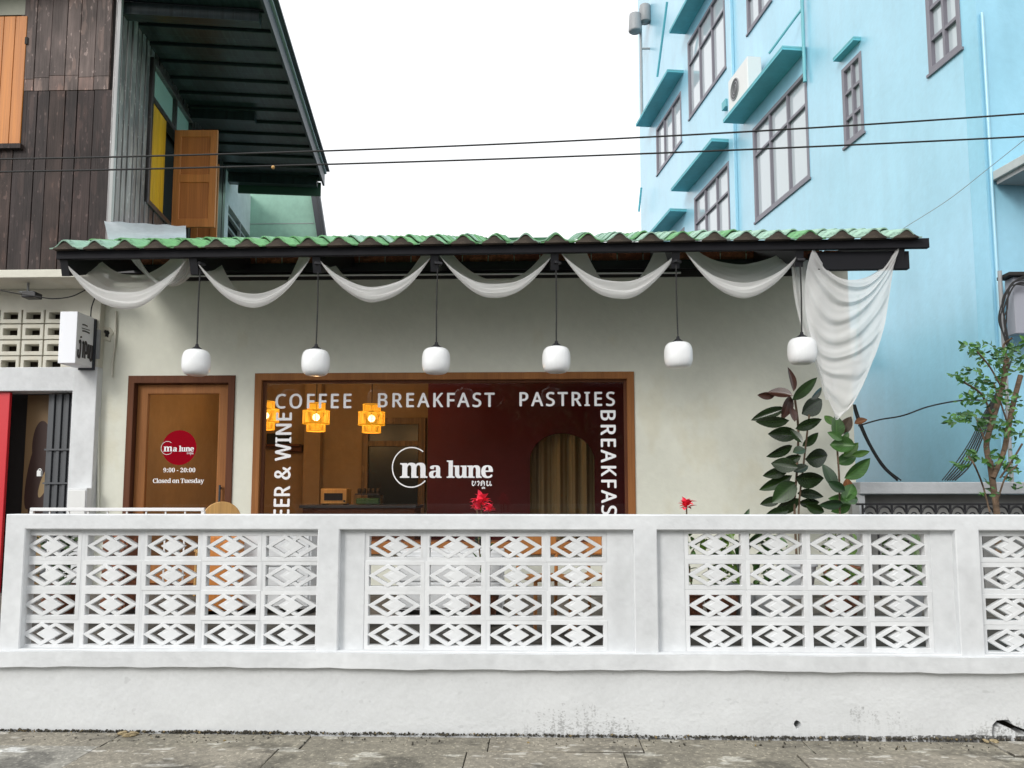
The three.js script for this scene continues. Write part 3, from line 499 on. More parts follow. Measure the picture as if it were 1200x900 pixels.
// ------------------------------------------------------------------ pendant lamps
{
  const spots = [[230, 425, 318], [370, 425, 318], [511, 423, 318], [652, 421.5, 317], [795, 416.5, 316], [940, 411.5, 314]];
  const labels = ['white globe pendant lamp hanging in front of the cafe door', 'white globe pendant lamp hanging above the word COFFEE', 'white globe pendant lamp hanging above the word BREAKFAST', 'white globe pendant lamp hanging above the word PASTRIES', 'white globe pendant lamp hanging before bare cream wall right of the window', 'white globe pendant lamp hanging beside the long white drape'];
  const r = 16.6 * 6.98 / 950, hh = 15.8 * 6.98 / 950;
  const prof = []; for (let i = 0; i <= 24; i++) { const a = -Math.PI / 2 + Math.PI * i / 24, c = Math.cos(a), s = Math.sin(a); prof.push([Math.max(0.0001, r * Math.pow(c, 0.42)), hh * Math.sign(s) * Math.pow(Math.abs(s), 0.78)]); }
  const globe = lathe(prof, 192); { const p = globe.attributes.position; for (let i = 0; i < p.count; i++) { const x = p.getX(i), z = p.getZ(i), a = Math.atan2(z, x), k = 1 + 0.006 * Math.cos(a * 48); p.setX(i, x * k); p.setZ(i, z * k); } globe.computeVertexNormals(); }
  const capG = lathe([[0.0001, hh + 0.055], [0.012, hh + 0.05], [0.016, hh + 0.03], [0.045, hh + 0.008], [0.05, hh - 0.004], [0.0001, hh - 0.004]], 24);
  spots.forEach(([px, py, pt], i) => {
    const p = at(px, py, -6.98), q = at(px, pt, -6.98); const t = thing('pendant_lamp', labels[i], 'lamp', p.toArray(), 'white pendant lamps along the veranda');
    part(t, 'globe', globe, M.opal); part(t, 'cap', capG, M.black);
    const L = q.y - p.y + 0.06; part(t, 'cord', tube([V(0, hh + 0.05, 0), V(0.004 * (i % 2 ? 1 : -1), L * 0.6, 0), V(0, L, 0)], 0.0065, 10, 6), M.cord);
    part(t, 'ceiling_plate', box(-0.035, 0.035, L - 0.005, L + 0.02, -0.035, 0.035, 0.004), M.black);
    t.rotation.set(rr(-0.008, 0.008), rr(0, 1), rr(-0.012, 0.012));
  });
}

// ------------------------------------------------------------------ fabric swags and drape
{
  // each: front-edge ends, upper and lower sag of the lip, back-edge ends and sag (photograph positions on their own depth planes)
  const S = [
    [[72, 303], [219, 304], 345, 360, [110, 296], [205, 297], 322, 'white fabric swag sagging below the far left end of the veranda roof'],
    [[227, 302], [364, 302], 347, 358, [254, 296], [352, 297], 352, 'white fabric swag hung above the gap between cafe door and window'],
    [[371, 301], [507, 299], 337, 351, [384, 296], [496, 295], 338, 'white fabric swag hung above the word COFFEE'],
    [[514, 298], [650, 296], 336, 347, [528, 294], [640, 293], 328, 'white fabric swag hung above the right half of the word BREAKFAST'],
    [[657, 296], [797, 292], 332, 348, [686, 292], [768, 291], 337, 'white fabric swag hung above the right end of the cafe window'],
    [[801, 292], [943, 289], 334, 346, [812, 290], [926, 288], 309, 'white fabric swag beside the long drape, dipping before bare cream wall'],
  ];
  S.forEach(([a, b, su, sl, c, d, sb, label], si) => {
    const pw = (u, p) => 1 - Math.pow(Math.abs(2 * u - 1), p);
    const curve = (A, B, mid, z, p) => (u) => { const base = A[1] + (B[1] - A[1]) * u; return at(A[0] + (B[0] - A[0]) * u, base + (mid - (A[1] + B[1]) / 2) * pw(u, p), z); };
    const cs = [curve(a, b, su - 2, -6.95, 2.1), curve(a, b, sl - 2, -6.965, 2.05), curve([a[0] + 1, a[1]], [b[0] - 1, b[1]], sl + 2, -7.02, 2.0), curve([a[0] + 4, a[1] - 1], [b[0] - 4, b[1] - 1], Math.max(sl - 3, sb - 2), -7.14, 2.1), curve([(a[0] + c[0]) / 2, a[1] - 2], [(b[0] + d[0]) / 2, b[1] - 2], (sl + sb) / 2 - 2, -7.3, 2.2), curve(c, d, sb, -7.5, 2.3)];
    const ph = si * 1.7;
    const g = grid(56, 72, (u, v) => {
      const f = new THREE.CatmullRomCurve3(cs.map((k) => k(u)), false, 'catmullrom', 0.5).getPoint(v);
      const s = pw(u, 1.6), fold = Math.sin(v * 34 + ph + 2.2 * u + 0.8 * Math.sin(u * 6 + ph)) * 0.5 + Math.sin(v * 61 + ph * 2 - 5 * u) * 0.35 + Math.sin(v * 113 + u * 9 + ph) * 0.25;
      f.y += fold * 0.0105 * s + 0.004 * Math.sin(u * 17 + ph) * s; f.z += fold * 0.007 * s; return f;
    });
    solo('fabric_swag', label, 'curtain', g, M.cloth, 'white fabric swags along the veranda eave');
  });
  // loose second fold behind the leftmost swag
  { const g = grid(40, 20, (u, v) => { const A = at(150 + 20 * v, 300, -7.5), B = at(236 - 10 * v, 306, -7.2); const f = A.lerp(B, u); f.y -= (0.28 + 0.05 * v + 0.02 * Math.sin(v * 20)) * Math.pow(1 - Math.pow(Math.abs(2 * u - 1), 2.2), 1) * (0.6 + 0.5 * u) ; f.z += 0.01 * Math.sin(v * 25 + u * 5) + 0.18 * v; return f; });
    solo('fabric_swag', 'loose inner fold of sheer white fabric behind the far left swag', 'curtain', g, M.cloth, 'white fabric swags along the veranda eave'); }
  // the long drape at the right end
  const Lp = [[953, 290], [948, 303], [944, 325], [944, 358], [950, 394], [958, 427], [970, 465], [980, 487]], Rp = [[1055, 285], [1052, 296], [1048, 312], [1041, 358], [1034, 390], [1021, 427], [1005, 464], [984, 489]], sag = [38, 43, 46, 42, 34, 26, 15, 3];
  const c3 = (a) => new THREE.CatmullRomCurve3(a.map((p) => V(p[0], p[1], 0))), LC = c3(Lp), RC = c3(Rp), SC = c3(sag.map((s, i) => [s, i]));
  const dr = thing('fabric_drape', 'long white drape gathered to a point at the right end of the veranda', 'curtain');
  part(dr, 'front_fold', grid(64, 170, (u, v) => {
    const l = LC.getPoint(v), r = RC.getPoint(v), s = SC.getPoint(v).x, k = 1 - Math.pow(Math.abs(2 * u - 1), 2.3);
    // folds fan out of the two hanging points and pool in the middle
    const w = Math.pow(v, 0.9) * 8.3 + 0.28 * Math.sin(u * 5 + v * 9) + 0.3 * (u - 0.5), saw = w - Math.floor(w), ridge = saw < 0.72 ? smooth(0, 0.72, saw) : 1 - smooth(0.72, 1, saw);
    const fine = Math.sin(w * 14.3 + u * 3) * 0.12;
    const p = at(l.x + (r.x - l.x) * u, l.y + (r.y - l.y) * u + s * k, -6.93);
    p.z += 0.034 * (ridge + fine - 0.4) * Math.min(1, 0.15 + k) * (1 - 0.35 * v) - 0.05 * k + 0.012 * Math.sin(u * 26 + v * 11) * (1 - k); p.y -= 0.008 * ridge * k;
    return p;
  }), M.cloth);
  const B0 = [[927, 308], [931, 350], [942, 395], [956, 430], [966, 466]], B1 = [[958, 306], [972, 350], [980, 395], [984, 430], [980, 470]], BL = c3(B0), BR = c3(B1);
  part(dr, 'back_fold', grid(40, 40, (u, v) => { const l = BL.getPoint(v), r = BR.getPoint(v), p = at(l.x + (r.x - l.x) * u, l.y + (r.y - l.y) * u + 2 * Math.sin(u * 9), -7.12); p.z += 0.022 * Math.sin(u * 22 + 1.5 * v) * (1 - 0.6 * v); return p; }), M.cloth);
}

// ================================================================== TIMBER HOUSE, left
const vp = (px) => { const d = at(px, 580, -10).sub(camera.position); d.y = 0; return d.normalize(); };
{
  const house = thing('timber_house', 'old dark timber house over a whitewashed ground floor, left of the cafe', 'house');
  const HZ = -8.25, hx = (px, py = 200) => at(px, py, HZ).x, hy = (py, px = 60) => at(px, py, HZ).y;
  const up = sub(house, 'front_wall');
  part(up, 'backing', box(hx(-80), hx(129) - 0.02, hy(330), 9.2, HZ - 0.14, HZ - 0.034), M.dark);
  const edges = [-80, -55, -27, 2, 23, 41, 66, 79, 96, 110, 130], yj = hy(106);
  const shut = { x0: hx(-46), x1: hx(22.5), y0: hy(169), y1: hy(19) };
  const lows = [-80, -52, -27, 0, 14, 39, 53, 72, 86, 106, 128.5], tops = [-80, -46, 23, 27, 42, 60, 78, 94, 112, 130];
  for (let i = 0; i < lows.length - 1; i++) {
    const x0 = hx(lows[i]) + 0.004, x1 = hx(lows[i + 1]) - 0.004, under = lows[i + 1] <= 23; const yt = under ? shut.y0 - 0.05 : yj - 0.004;
    const z1 = HZ + rr(-0.008, 0.002); part(up, 'plank', box(x0, x1, hy(330), lows[i] < 22.5 && !under ? yj - 0.004 : yt, HZ - 0.033, z1, 0.004), plank[Math.floor(rnd() * 4)]);
  }
  for (let i = 2; i < tops.length - 1; i++) {
    const x0 = hx(tops[i], 50) + 0.003, x1 = hx(tops[i + 1], 50) - 0.003; const z1 = HZ + rr(0, 0.008), yp = hy(91 + rr(-3, 3));
    part(up, 'plank', box(x0, x1, yp + 0.001, 9.2, HZ - 0.033, z1, 0.004), plankTop[Math.floor(rnd() * 3)]);
    part(up, 'plank', box(x0, x1, yj, yp, HZ - 0.033, z1 - 0.002, 0.003), i % 2 ? plankPeel : plankTop[2]);
  }
  part(up, 'plank', box(hx(23), hx(27), hy(170), yj - 0.004, HZ - 0.03, HZ + 0.002), plank[1]);
  const sh = sub(house, 'shutter');
  for (let i = 0; i < 5; i++) { const w = (shut.x1 - shut.x0) / 5; part(sh, 'board', box(shut.x0 + i * w + 0.003, shut.x0 + (i + 1) * w - 0.003, shut.y0, shut.y1, HZ - 0.02, HZ + 0.014, 0.004), M.orange); }
  part(sh, 'hinge', box(shut.x1 - 0.01, shut.x1 + 0.02, hy(52), hy(44), HZ + 0.003, HZ + 0.02), M.dark);
  part(sh, 'sill', box(shut.x0 - 0.05, shut.x1 + 0.03, shut.y0 - 0.06, shut.y0 - 0.004, HZ - 0.03, HZ + 0.05, 0.004), plank[1]);
  part(house, 'transom_panel', box(shut.x0, shut.x1, shut.y1 + 0.02, 9.1, HZ - 0.02, HZ + 0.004), mat([0.2, 0.21, 0.15], 0.5, { map: T.plaster }));
  // side wall, its own axes: x into the picture along the wall, y up, z out towards the cafe
  const d = vp(500), C = at(131, 200, HZ); C.y = 0;
  const side = sub(house, 'side_wall', C.toArray()); side.rotation.y = Math.atan2(-d.z, d.x);
  const wn = { s0: 1.1, s1: 2.75, y0: 5.02, y1: 6.8 };
  part(side, 'backing', slab(0.06, 4.75, 3.5, 7.4, -0.15, -0.05, [[wn.s0, wn.s1, wn.y0, wn.y1]]), M.dark);
  for (let s = 0, i = 0; s < 4.7; i++) {
    const w = rr(0.095, 0.125), a = s, b = Math.min(4.75, s + w); s = b + (a < 1.2 ? 0.04 : 0.016);
    const m = (a < 1.06 ? plankPaleSheen : plankSide)[Math.floor(rnd() * 3)], z = rr(-0.006, 0.002);
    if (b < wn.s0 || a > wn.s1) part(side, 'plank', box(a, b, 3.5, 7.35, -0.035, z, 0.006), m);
    else { part(side, 'plank', box(a, b, 3.5, wn.y0 - 0.02, -0.035, z, 0.006), m); part(side, 'plank', box(a, b, wn.y1 + 0.03, 7.35, -0.035, z, 0.006), m); }
  }
  part(side, 'corner_board', box(-0.006, 0.05, 3.5, 9.2, -0.015, 0.022, 0.006), mat([0.46, 0.48, 0.5], 0.35, { map: T.woodFine, clearcoat: 0.4 }));
  part(side, 'upper_wall', box(0.08, 4.75, 7.36, 9.2, -0.15, -0.03), plankSide[2]);
  const sw = sub(house, 'side_window', C.toArray()); sw.rotation.copy(side.rotation);
  part(sw, 'frame', frame(wn.s0 - 0.03, wn.s1 + 0.03, wn.y0 - 0.03, wn.y1 + 0.03, 0.06, -0.12, 0.02), plankSide[1]);
  part(sw, 'transom_bar', [box(wn.s0, wn.s1, 6.3, 6.37, -0.1, 0.012), box(2.0, 2.06, 6.37, 6.77, -0.1, 0.01)], plankSide[1]);
  part(sw, 'pane', box(wn.s0 + 0.03, 1.999, 6.371, wn.y1 - 0.02, -0.05, -0.035), M.paneGreen); part(sw, 'pane', box(2.061, wn.s1 - 0.03, 6.371, wn.y1 - 0.02, -0.05, -0.035), M.paneGreen);
  part(sw, 'room', box(wn.s0 - 0.05, wn.s1 + 0.05, 4.9, 6.9, -0.9, -0.16), M.blackMatte);
  for (let i = 0; i < 3; i++) part(sw, 'board', box(wn.s0 + 0.04 + i * 0.175, wn.s0 + 0.212 + i * 0.175, wn.y0 + 0.03, 6.29, -0.03, 0.004, 0.004), M.yellow);
  // open panelled leaves standing out from the wall
  const leaf = (s, w, y0, y1, turn) => {
    const l = sub(house, 'window_leaf', C.clone().add(d.clone().multiplyScalar(s)).toArray()); l.rotation.y = turn;
    const x0 = 0.03, x1 = x0 + w, ym = (y0 + y1) / 2;
    part(l, 'leaf_frame', slab(x0, x1, y0, y1, -0.02, 0.02, [[x0 + 0.09, x1 - 0.09, y0 + 0.11, ym - 0.05], [x0 + 0.09, x1 - 0.09, ym + 0.05, y1 - 0.09]], 0.005), M.shutter);
    part(l, 'leaf_panel', box(x0 + 0.08, x1 - 0.08, y0 + 0.1, ym - 0.04, -0.008, 0.006), M.shutterPanel); part(l, 'leaf_panel', box(x0 + 0.08, x1 - 0.08, ym + 0.04, y1 - 0.08, -0.008, 0.006), M.shutterPanel);
  };
  leaf(1.95, 0.57, 4.98, 6.3, 0.02); leaf(2.8, 0.36, 4.85, 6.2, 0.1); 
  // white end bay with a grating
  const bay = sub(house, 'end_bay', C.toArray()); bay.rotation.copy(side.rotation);
  part(bay, 'bay_wall', slab(4.76, 7.6, 3.5, 7.2, -0.2, -0.02, [[5.05, 7.1, 4.6, 6.42]]), M.white);
  part(bay, 'grating_back', box(4.95, 7.2, 4.5, 6.5, -0.3, -0.21), M.blackMatte);
  for (let i = 0; i < 8; i++) part(bay, 'grating_bar', box(5.05, 7.1, 4.72 + i * 0.22, 4.76 + i * 0.22, -0.08, -0.03), M.greyPlastic);
  part(bay, 'grating_bar', box(5.95, 6.0, 4.6, 6.42, -0.07, -0.022), M.greyPlastic);
  // eave: boarded soffit, trim and roof sheet
  const ev = sub(house, 'eave', C.toArray()); ev.rotation.copy(side.rotation);
  const EY = 6.92;
  for (let s = -0.25, i = 0; s < 5.1; s += 0.2, i++) part(ev, 'soffit_board', box(s + 0.008, s + 0.182, EY + (i % 2) * 0.03 + rr(0, 0.004), EY + 0.05, -0.03, 1.52, 0.008, true), M.soffit);
  for (const s of [0.1, 2.6, 4.95]) part(ev, 'joist', box(s, s + 0.14, EY - 0.13, EY - 0.002, -0.02, s === 2.6 ? 0.9 : 1.46), M.soffit);
  part(ev, 'fascia', box(-0.25, 5.2, EY - 0.05, EY + 0.16, 1.525, 1.56, 0.005), M.steelDark);
  part(ev, 'trim', box(-0.25, 5.2, EY + 0.161, EY + 0.2, 1.5, 1.59, 0.006), mat([0.28, 0.3, 0.32], 0.5));
  part(ev, 'roof_sheet', box(-0.25, 5.2, EY + 0.21, EY + 0.24, -3, 1.64), M.steelDark);
  part(ev, 'end_board', box(5.16, 5.2, EY - 0.24, EY - 0.002, 0.1, 1.5), mat([0.03, 0.075, 0.05], 0.5));
  // flashing over the joint with the veranda roof
  const c0 = at(124, 258, -8.2), fl = grid(40, 10, (u, v) => { const px = 122 + u * 96, z = -8.14 - u * 1.35; const y0 = 259 + 6 * u + 0.5 * Math.sin(u * 23), y1 = 284; const p = at(px + 6 * (1 - v) * (1 - u), y1 + (y0 - y1) * v, z + 0.16 * (1 - v) + 0.05 * Math.sin(v * 3)); p.z += 0.006 * Math.sin(u * 31) * Math.sin(v * 5); return p; });
  part(house, 'flashing', fl, M.galvanised);

  // ground floor
  const GZ2 = -8.2, qx = (px, py = 450) => at(px, py, GZ2).x, qy = (py, px = 60) => at(px, py, GZ2).y;
  const cz = -7.75, canopyR = at(104, 322, cz).x;
  part(house, 'canopy', box(at(-90, 322, cz).x, canopyR, at(60, 325, cz).y, at(60, 315.5, cz).y, HZ + 0.01, cz, 0.008), M.creamOld);
  part(house, 'column', box(qx(85), qx(113.5), 0.3, qy(430.5), GZ2 - 0.3, GZ2, 0.01), M.white);
  part(house, 'lintel', box(qx(-90), qx(113.4), qy(430), qy(458), GZ2 - 0.28, GZ2 - 0.004, 0.008), M.white);
  part(house, 'head_wall', box(qx(72), qx(113), qy(430) + 0.001, at(60, 325, cz).y - 0.002, GZ2 - 0.28, GZ2 - 0.008), M.creamOld);
  part(house, 'head_wall', box(qx(-90), qx(72), qy(362.5), at(60, 325, cz).y - 0.002, GZ2 - 0.28, GZ2 - 0.009), M.creamOld);
  const vw = sub(house, 'vent_wall');
  const bw = 26.6 * 8.2 / 950, bh = 18.9 * 8.2 / 950;
  const vg = slab(-bw / 2 + 0.002, bw / 2 - 0.002, -bh / 2 + 0.002, bh / 2 - 0.002, -0.12, 0, [[-bw * 0.35, bw * 0.35, -bh * 0.25, bh * 0.25]], 0.004);
  for (let c = -2; c < 3; c++) for (let r = 0; r < 4; r++) { const b = part(vw, 'vent_block', vg, M.creamOld); b.position.set(qx(10.5 + c * 26.4, 395), qy(369.5 + r * 18.8), GZ2 - 0.012 + rr(-0.003, 0.003)); }
  part(vw, 'backing', box(qx(-50), qx(76), qy(431), qy(362), GZ2 - 0.27, GZ2 - 0.17), mat([0.07, 0.055, 0.04], 0.9));
  part(vw, 'jamb', box(qx(-90), qx(-56), qy(430), qy(362), GZ2 - 0.14, GZ2 - 0.01), M.creamOld);
  // entrance: red post, printed panel, folding gate
  part(house, 'red_post', box(qx(-8, 530), qx(4, 530), 0.3, qy(458.5), GZ2 - 0.09, GZ2 - 0.05, 0.006), M.redPaint);
  part(house, 'side_panel', box(qx(-90), qx(-8.5, 530), 0.3, qy(458.5), GZ2 - 0.2, GZ2 - 0.06), M.redPaint);
  { const cv = document.createElement('canvas'); cv.width = 256; cv.height = 512; const g = cv.getContext('2d'); g.fillStyle = '#8a6f4c'; g.fillRect(0, 0, 256, 512);
    g.fillStyle = '#3a2119'; for (const [x, y, a, b, t] of [[120, 120, 70, 60, 0.2], [130, 230, 95, 80, 0], [70, 180, 40, 90, 0.5], [205, 90, 26, 20, 0], [60, 420, 30, 40, 0], [190, 430, 26, 46, 0.2]]) { g.beginPath(); g.ellipse(x, y, a, b, t, 0, 7); g.fill(); }
    g.fillStyle = '#a98f66'; for (const [x, y, a, b, t] of [[120, 330, 80, 46, 0.1], [150, 200, 20, 50, 0.9]]) { g.beginPath(); g.ellipse(x, y, a, b, t, 0, 7); g.fill(); }
    const t = new THREE.CanvasTexture(cv); t.colorSpace = THREE.SRGBColorSpace;
    part(house, 'printed_panel', new THREE.PlaneGeometry(qx(50, 530) - qx(6, 530), 2.4).translate((qx(50, 530) + qx(6, 530)) / 2, qy(458.5) - 1.2, GZ2 - 0.32), mat([0.8, 0.8, 0.8], 0.6, { map: t })); }
  part(house, 'room_back', box(qx(-90), qx(100), 0.3, qy(440), GZ2 - 0.5, GZ2 - 0.4), M.dark);
  const gt = sub(house, 'folding_gate');
  for (let i = 0; i < 9; i++) { const x = qx(43 + i * 4.4, 530), x2 = qx(46.4 + i * 4.4, 530); part(gt, 'gate_slat', box(x, x2, 0.55, qy(459.5), GZ2 - 0.2, GZ2 - 0.16 + (i % 2) * 0.02), M.gate); }
  for (const y of [525, 565]) part(gt, 'gate_rail', box(qx(43, 530), qx(82, 530), qy(y + 2), qy(y), GZ2 - 0.139, GZ2 - 0.125), M.gate);
  part(gt, 'gate_edge', box(qx(82.2, 530), qx(84.6, 530), 0.55, qy(458.8), GZ2 - 0.2, GZ2 - 0.06), M.gateBlue);
  part(gt, 'padlock', [box(qx(35, 545), qx(40, 545), qy(558), qy(551), GZ2 - 0.155, GZ2 - 0.12, 0.004), new THREE.TorusGeometry(0.018, 0.005, 6, 14, Math.PI).translate(qx(37.5, 545), qy(551), GZ2 - 0.137)], M.plastic);
  // things fixed to it
  const mb = thing('meter_box', 'white electrical box low on the white column beside the cafe door', 'electrical box', [qx(96, 585), qy(585), GZ2 + 0.001]);
  part(mb, 'case', box(-0.1, 0.1, -0.35, 0.115, 0, 0.09, 0.01), M.white); part(mb, 'lid', box(-0.09, 0.09, -0.3, 0.09, 0.091, 0.1, 0.004), M.plastic);
  const sg = thing('sign_box', 'white projecting sign box with dark lettering on its side, beside the vent wall', 'sign', [qx(88, 400) + 0.0, 0, 0]);
  { const z1 = -7.86, z0 = -8.17, a = at(70.6, 365, z1), b = at(88, 425.5, z1), x0 = a.x - sg.position.x, x1 = b.x - sg.position.x;
    part(sg, 'case', box(x0, x1, b.y, a.y, z0, z1, 0.006), mat([0.85, 0.87, 0.92], 0.5)); part(sg, 'back_frame', box(x0 + 0.03, x1 + 0.016, b.y - 0.02, a.y - 0.01, z0 - 0.025, z0 - 0.001), M.steelDark); part(sg, 'bracket', box(x0 + 0.05, x1 + 0.05, b.y + 0.1, a.y - 0.12, z0 - 0.05, z0 - 0.026), M.greyPlastic);
    const ink = mat([0.05, 0.045, 0.05], 0.6), list = []; const Wd = z1 - z0, Hh = a.y - b.y;
    const R = (pts, wd) => list.push(ribbon(pts.map(([u, v]) => [u * Wd, v * Hh]), wd));
    R([[0.12, 0.28], [0.12, 0.16], [0.22, 0.16], [0.24, 0.44], [0.14, 0.42]], 0.03); R([[0.36, 0.44], [0.4, 0.42], [0.4, 0.14]], 0.032); R([[0.52, 0.14], [0.5, 0.44], [0.6, 0.42], [0.62, 0.26], [0.54, 0.26]], 0.028); R([[0.72, 0.44], [0.72, 0.16]], 0.036); R([[0.84, 0.44], [0.82, 0.18], [0.92, 0.16], [0.94, 0.44]], 0.028); R([[0.2, 0.52], [0.3, 0.54]], 0.018);
    R([[0.3, 0.66], [0.5, 0.67], [0.74, 0.66]], 0.016); R([[0.28, 0.78], [0.44, 0.79], [0.6, 0.78]], 0.014); R([[0.26, 0.71], [0.74, 0.72]], 0.008);
    const lt = merge(list); lt.rotateY(Math.PI / 2); lt.translate(x1 + 0.003, b.y, z1); part(sg, 'lettering', lt, ink); }
  const lp = at(38, 346, -7.95), fl2 = thing('ceiling_floodlight', 'small black floodlight under the pale concrete canopy at far left', 'light fitting', lp.toArray());
  part(fl2, 'body', box(-0.08, 0.07, -0.035, 0.025, -0.06, 0.06, 0.012), M.black); part(fl2, 'arm', [box(-0.13, 0.02, 0.026, 0.04, -0.02, 0.02), rod(V(-0.05, 0.04, 0), V(-0.05, at(60, 325, cz).y - lp.y, 0), 0.012)], M.greyPlastic);
  solo('cable', 'thin black cable sagging under the concrete canopy beside the floodlight', 'cable', tube([at(0, 340, -7.75), at(20, 344, -7.75), at(40, 347, -7.75), at(62, 350, -7.8), at(85, 347, -7.9), at(107, 337, -8.0), at(112, 345, -8.1), at(107, 362, -8.12), at(106, 385, -8.15)], 0.006, 60), M.cord);
}
// ------------------------------------------------------------------ house far behind
{
  const z = -14.9, a = at(300, 205, z), b = at(367, 213, z), b2 = at(382, 280, z), t = thing('rear_house', 'pale green house end showing behind the timber house eave', 'house', [a.x, 0, z]);
  const wl = b.x - a.x; const s = poly(THREE.Shape, [[-1.5, b2.y - 0.3], [b2.x - a.x - 0.08, b2.y - 0.3], [wl - 0.09, a.y + 0.12], [-1.5, a.y + 0.12]]);
  part(t, 'wall', metric(new THREE.ExtrudeGeometry(s, { depth: 0.2, bevelEnabled: false }).translate(0, 0, -0.2)), M.paleGreen);
  part(t, 'joint', box(-0.2, wl + 0.04, at(340, 262, z).y - 0.006, at(340, 262, z).y + 0.006, 0, 0.006), M.greyPlastic);
  part(t, 'corner_post', [bar(V(wl - 0.06, a.y + 0.12, 0.03), V(b2.x - a.x - 0.04, b2.y - 0.3, 0.03), 0.1, 0.1), bar(V(wl + 0.03, a.y + 0.12, 0.05), V(b2.x - a.x + 0.05, b2.y - 0.3, 0.05), 0.05, 0.1)], M.steelDark);
}

// ================================================================== BLUE BUILDING, right
{
  const bl = thing('blue_building', 'tall pale blue apartment building with teal window ledges, right of the cafe', 'building');
  const d = vp(497), C = at(1166, 400, -9); C.y = 0;
  const rot = Math.atan2(d.z, -d.x); // x runs along the wall towards the camera, z out of it
  const part2 = (name) => { const g = sub(bl, name, C.toArray()); g.rotation.y = rot; return g; };
  const wins = [ // s0, s1, y0, y1, columns, rows (fractions from the bottom)
    [4.08, 6.28, 6.7, 8.53, 3, [0, 0.7, 1]], [2.42, 2.95, 6.72, 7.92, 2, [0, 0.33, 0.66, 1]], [0.28, 0.88, 6.76, 8.0, 2, [0, 0.33, 0.66, 1]], [7.56, 9.95, 10.5, 12.4, 3, [0, 0.7, 1]], [10.55, 12.7, 10.22, 11.5, 3, [0, 1]], [7.56, 9.72, 6.62, 8.43, 3, [0, 0.66, 1]], [10.5, 12.6, 6.7, 8.0, 3, [0, 1]], [5.3, 6.4, 10.55, 11.9, 2, [0, 0.5, 1]], [4.1, 6.28, 3.0, 4.6, 3, [0, 0.7, 1]],
  ].slice(0, 8);
  const side = part2('side_wall'), E = 14.4;
  part(side, 'wall', slab(-E, -0.261, 0.3, 17, -0.25, 0, wins.map(([a, b, c, e]) => [-b, -a, c, e])), M.blue);
  part(side, 'pilaster', box(-7.36, -7.1, 0.3, 17, 0.001, 0.07, 0.01), M.blue);
  part(side, 'end_wall', box(-E, -E + 0.25, 0.3, 17, -8, -0.251), M.blue);
  part(side, 'inner_core', box(-E + 0.4, -0.3, 0.3, 16.9, -1.4, -0.7), mat([0.45, 0.47, 0.48], 0.9));
  for (const [a, b, c, e, n, rows] of wins) {
    const w = part2('window'); const t = n === 2 ? 0.042 : 0.045;
    const bars = [frame(-b - 0.01, -a + 0.01, c - 0.01, e + 0.01, t + 0.02, -0.09, 0.014)];
    const cw = (b - a) / n, X = (i) => -b + i * cw, Yr = (f) => c + (e - c) * f;
    for (let i = 1; i < n; i++) bars.push(box(X(i) - t / 2, X(i) + t / 2, c + 0.03, e - 0.03, -0.08, 0.006));
    for (let r = 1; r < rows.length - 1; r++) bars.push(box(-b + 0.03, -a - 0.03, Yr(rows[r]) - t / 2, Yr(rows[r]) + t / 2, -0.078, 0.003));
    part(w, 'frame', bars, M.mauve);
    for (let i = 0; i < n; i++) for (let r = 0; r < rows.length - 1; r++) { const p = part(w, 'pane', box(X(i) + 0.02, X(i + 1) - 0.02, Yr(rows[r]) + 0.02, Yr(rows[r + 1]) - 0.02, -0.055, -0.045), M.paneBlue); p.rotation.y = 0; }
    part(w, 'sill', box(-b - 0.04, -a + 0.04, c - 0.05, c - 0.012, -0.05, 0.03, 0.004), M.mauve);
  }
  const ledge = (s0, s1, y, out = 0.42, th = 0.07) => { const l = part2('ledge'); part(l, 'ledge_top', box(-s1, -s0, y + th * 0.55, y + th, 0.001, out, 0.004), M.tealPale); part(l, 'ledge_under', box(-s1 + 0.004, -s0 - 0.004, y, y + th * 0.549, 0.001, out - 0.004), M.teal); };
  ledge(4.05, 6.75, 8.86); ledge(7.5, 10.1, 12.72); ledge(10.3, 13.3, 11.85); ledge(7.4, 10.2, 8.78); ledge(10.3, 13.2, 8.33); ledge(2.4, 3.0, 8.08, 0.12, 0.06); ledge(5.2, 6.6, 12.2); 
  part(part2('drain_pipe'), 'pipe', [rod(V(-4.02, 8.3, 0.06), V(-4.02, 9.9, 0.06), 0.03), rod(V(-4.02, 9.6, 0.05), V(-4.6, 9.1, 0.4), 0.022)], M.tealPale);
  part(part2('corner_pipe'), 'pipe', rod(V(0.025, 0.5, -0.05), V(0.025, 7, -0.05), 0.02), M.blue);
  part(part2('vent_hood'), 'hood', box(-7.62, -7.4, 9.55, 9.72, 0.001, 0.1, 0.006), M.tealPale);
  { const q = part2('slant_rail'); part(q, 'rail', rod(V(-11.2, 12.2, 0.4), V(-10.2, 13.6, 0.42), 0.03), M.teal); part(q, 'rail', rod(V(-13.9, 9.6, 0.2), V(-13.6, 10.2, 0.2), 0.03), M.teal); }
  // front, square to the side wall
  const fr = part2('front_wall');
  const canY = at(1185, 208, -8.9).y;
  part(fr, 'wall', box(-0.26, 0, 0.3, 17, -9, -0.001), M.blueFront);
  part(fr, 'canopy', box(0.001, 0.64, canY, canY + 0.1, -9, -0.06, 0.008), mat([0.55, 0.6, 0.6], 0.7, { map: T.plaster }));
  part(fr, 'canopy_lip', box(0.04, 0.6, canY - 0.05, canY - 0.002, -9, -0.1), M.greyPlastic);
  // far fittings at the top left corner
  const ft = thing('roof_lamp', 'grey double floodlight on a pole at the far top corner of the blue building', 'light fitting', at(748, 26, -22).toArray()); ft.scale.setScalar(0.75);
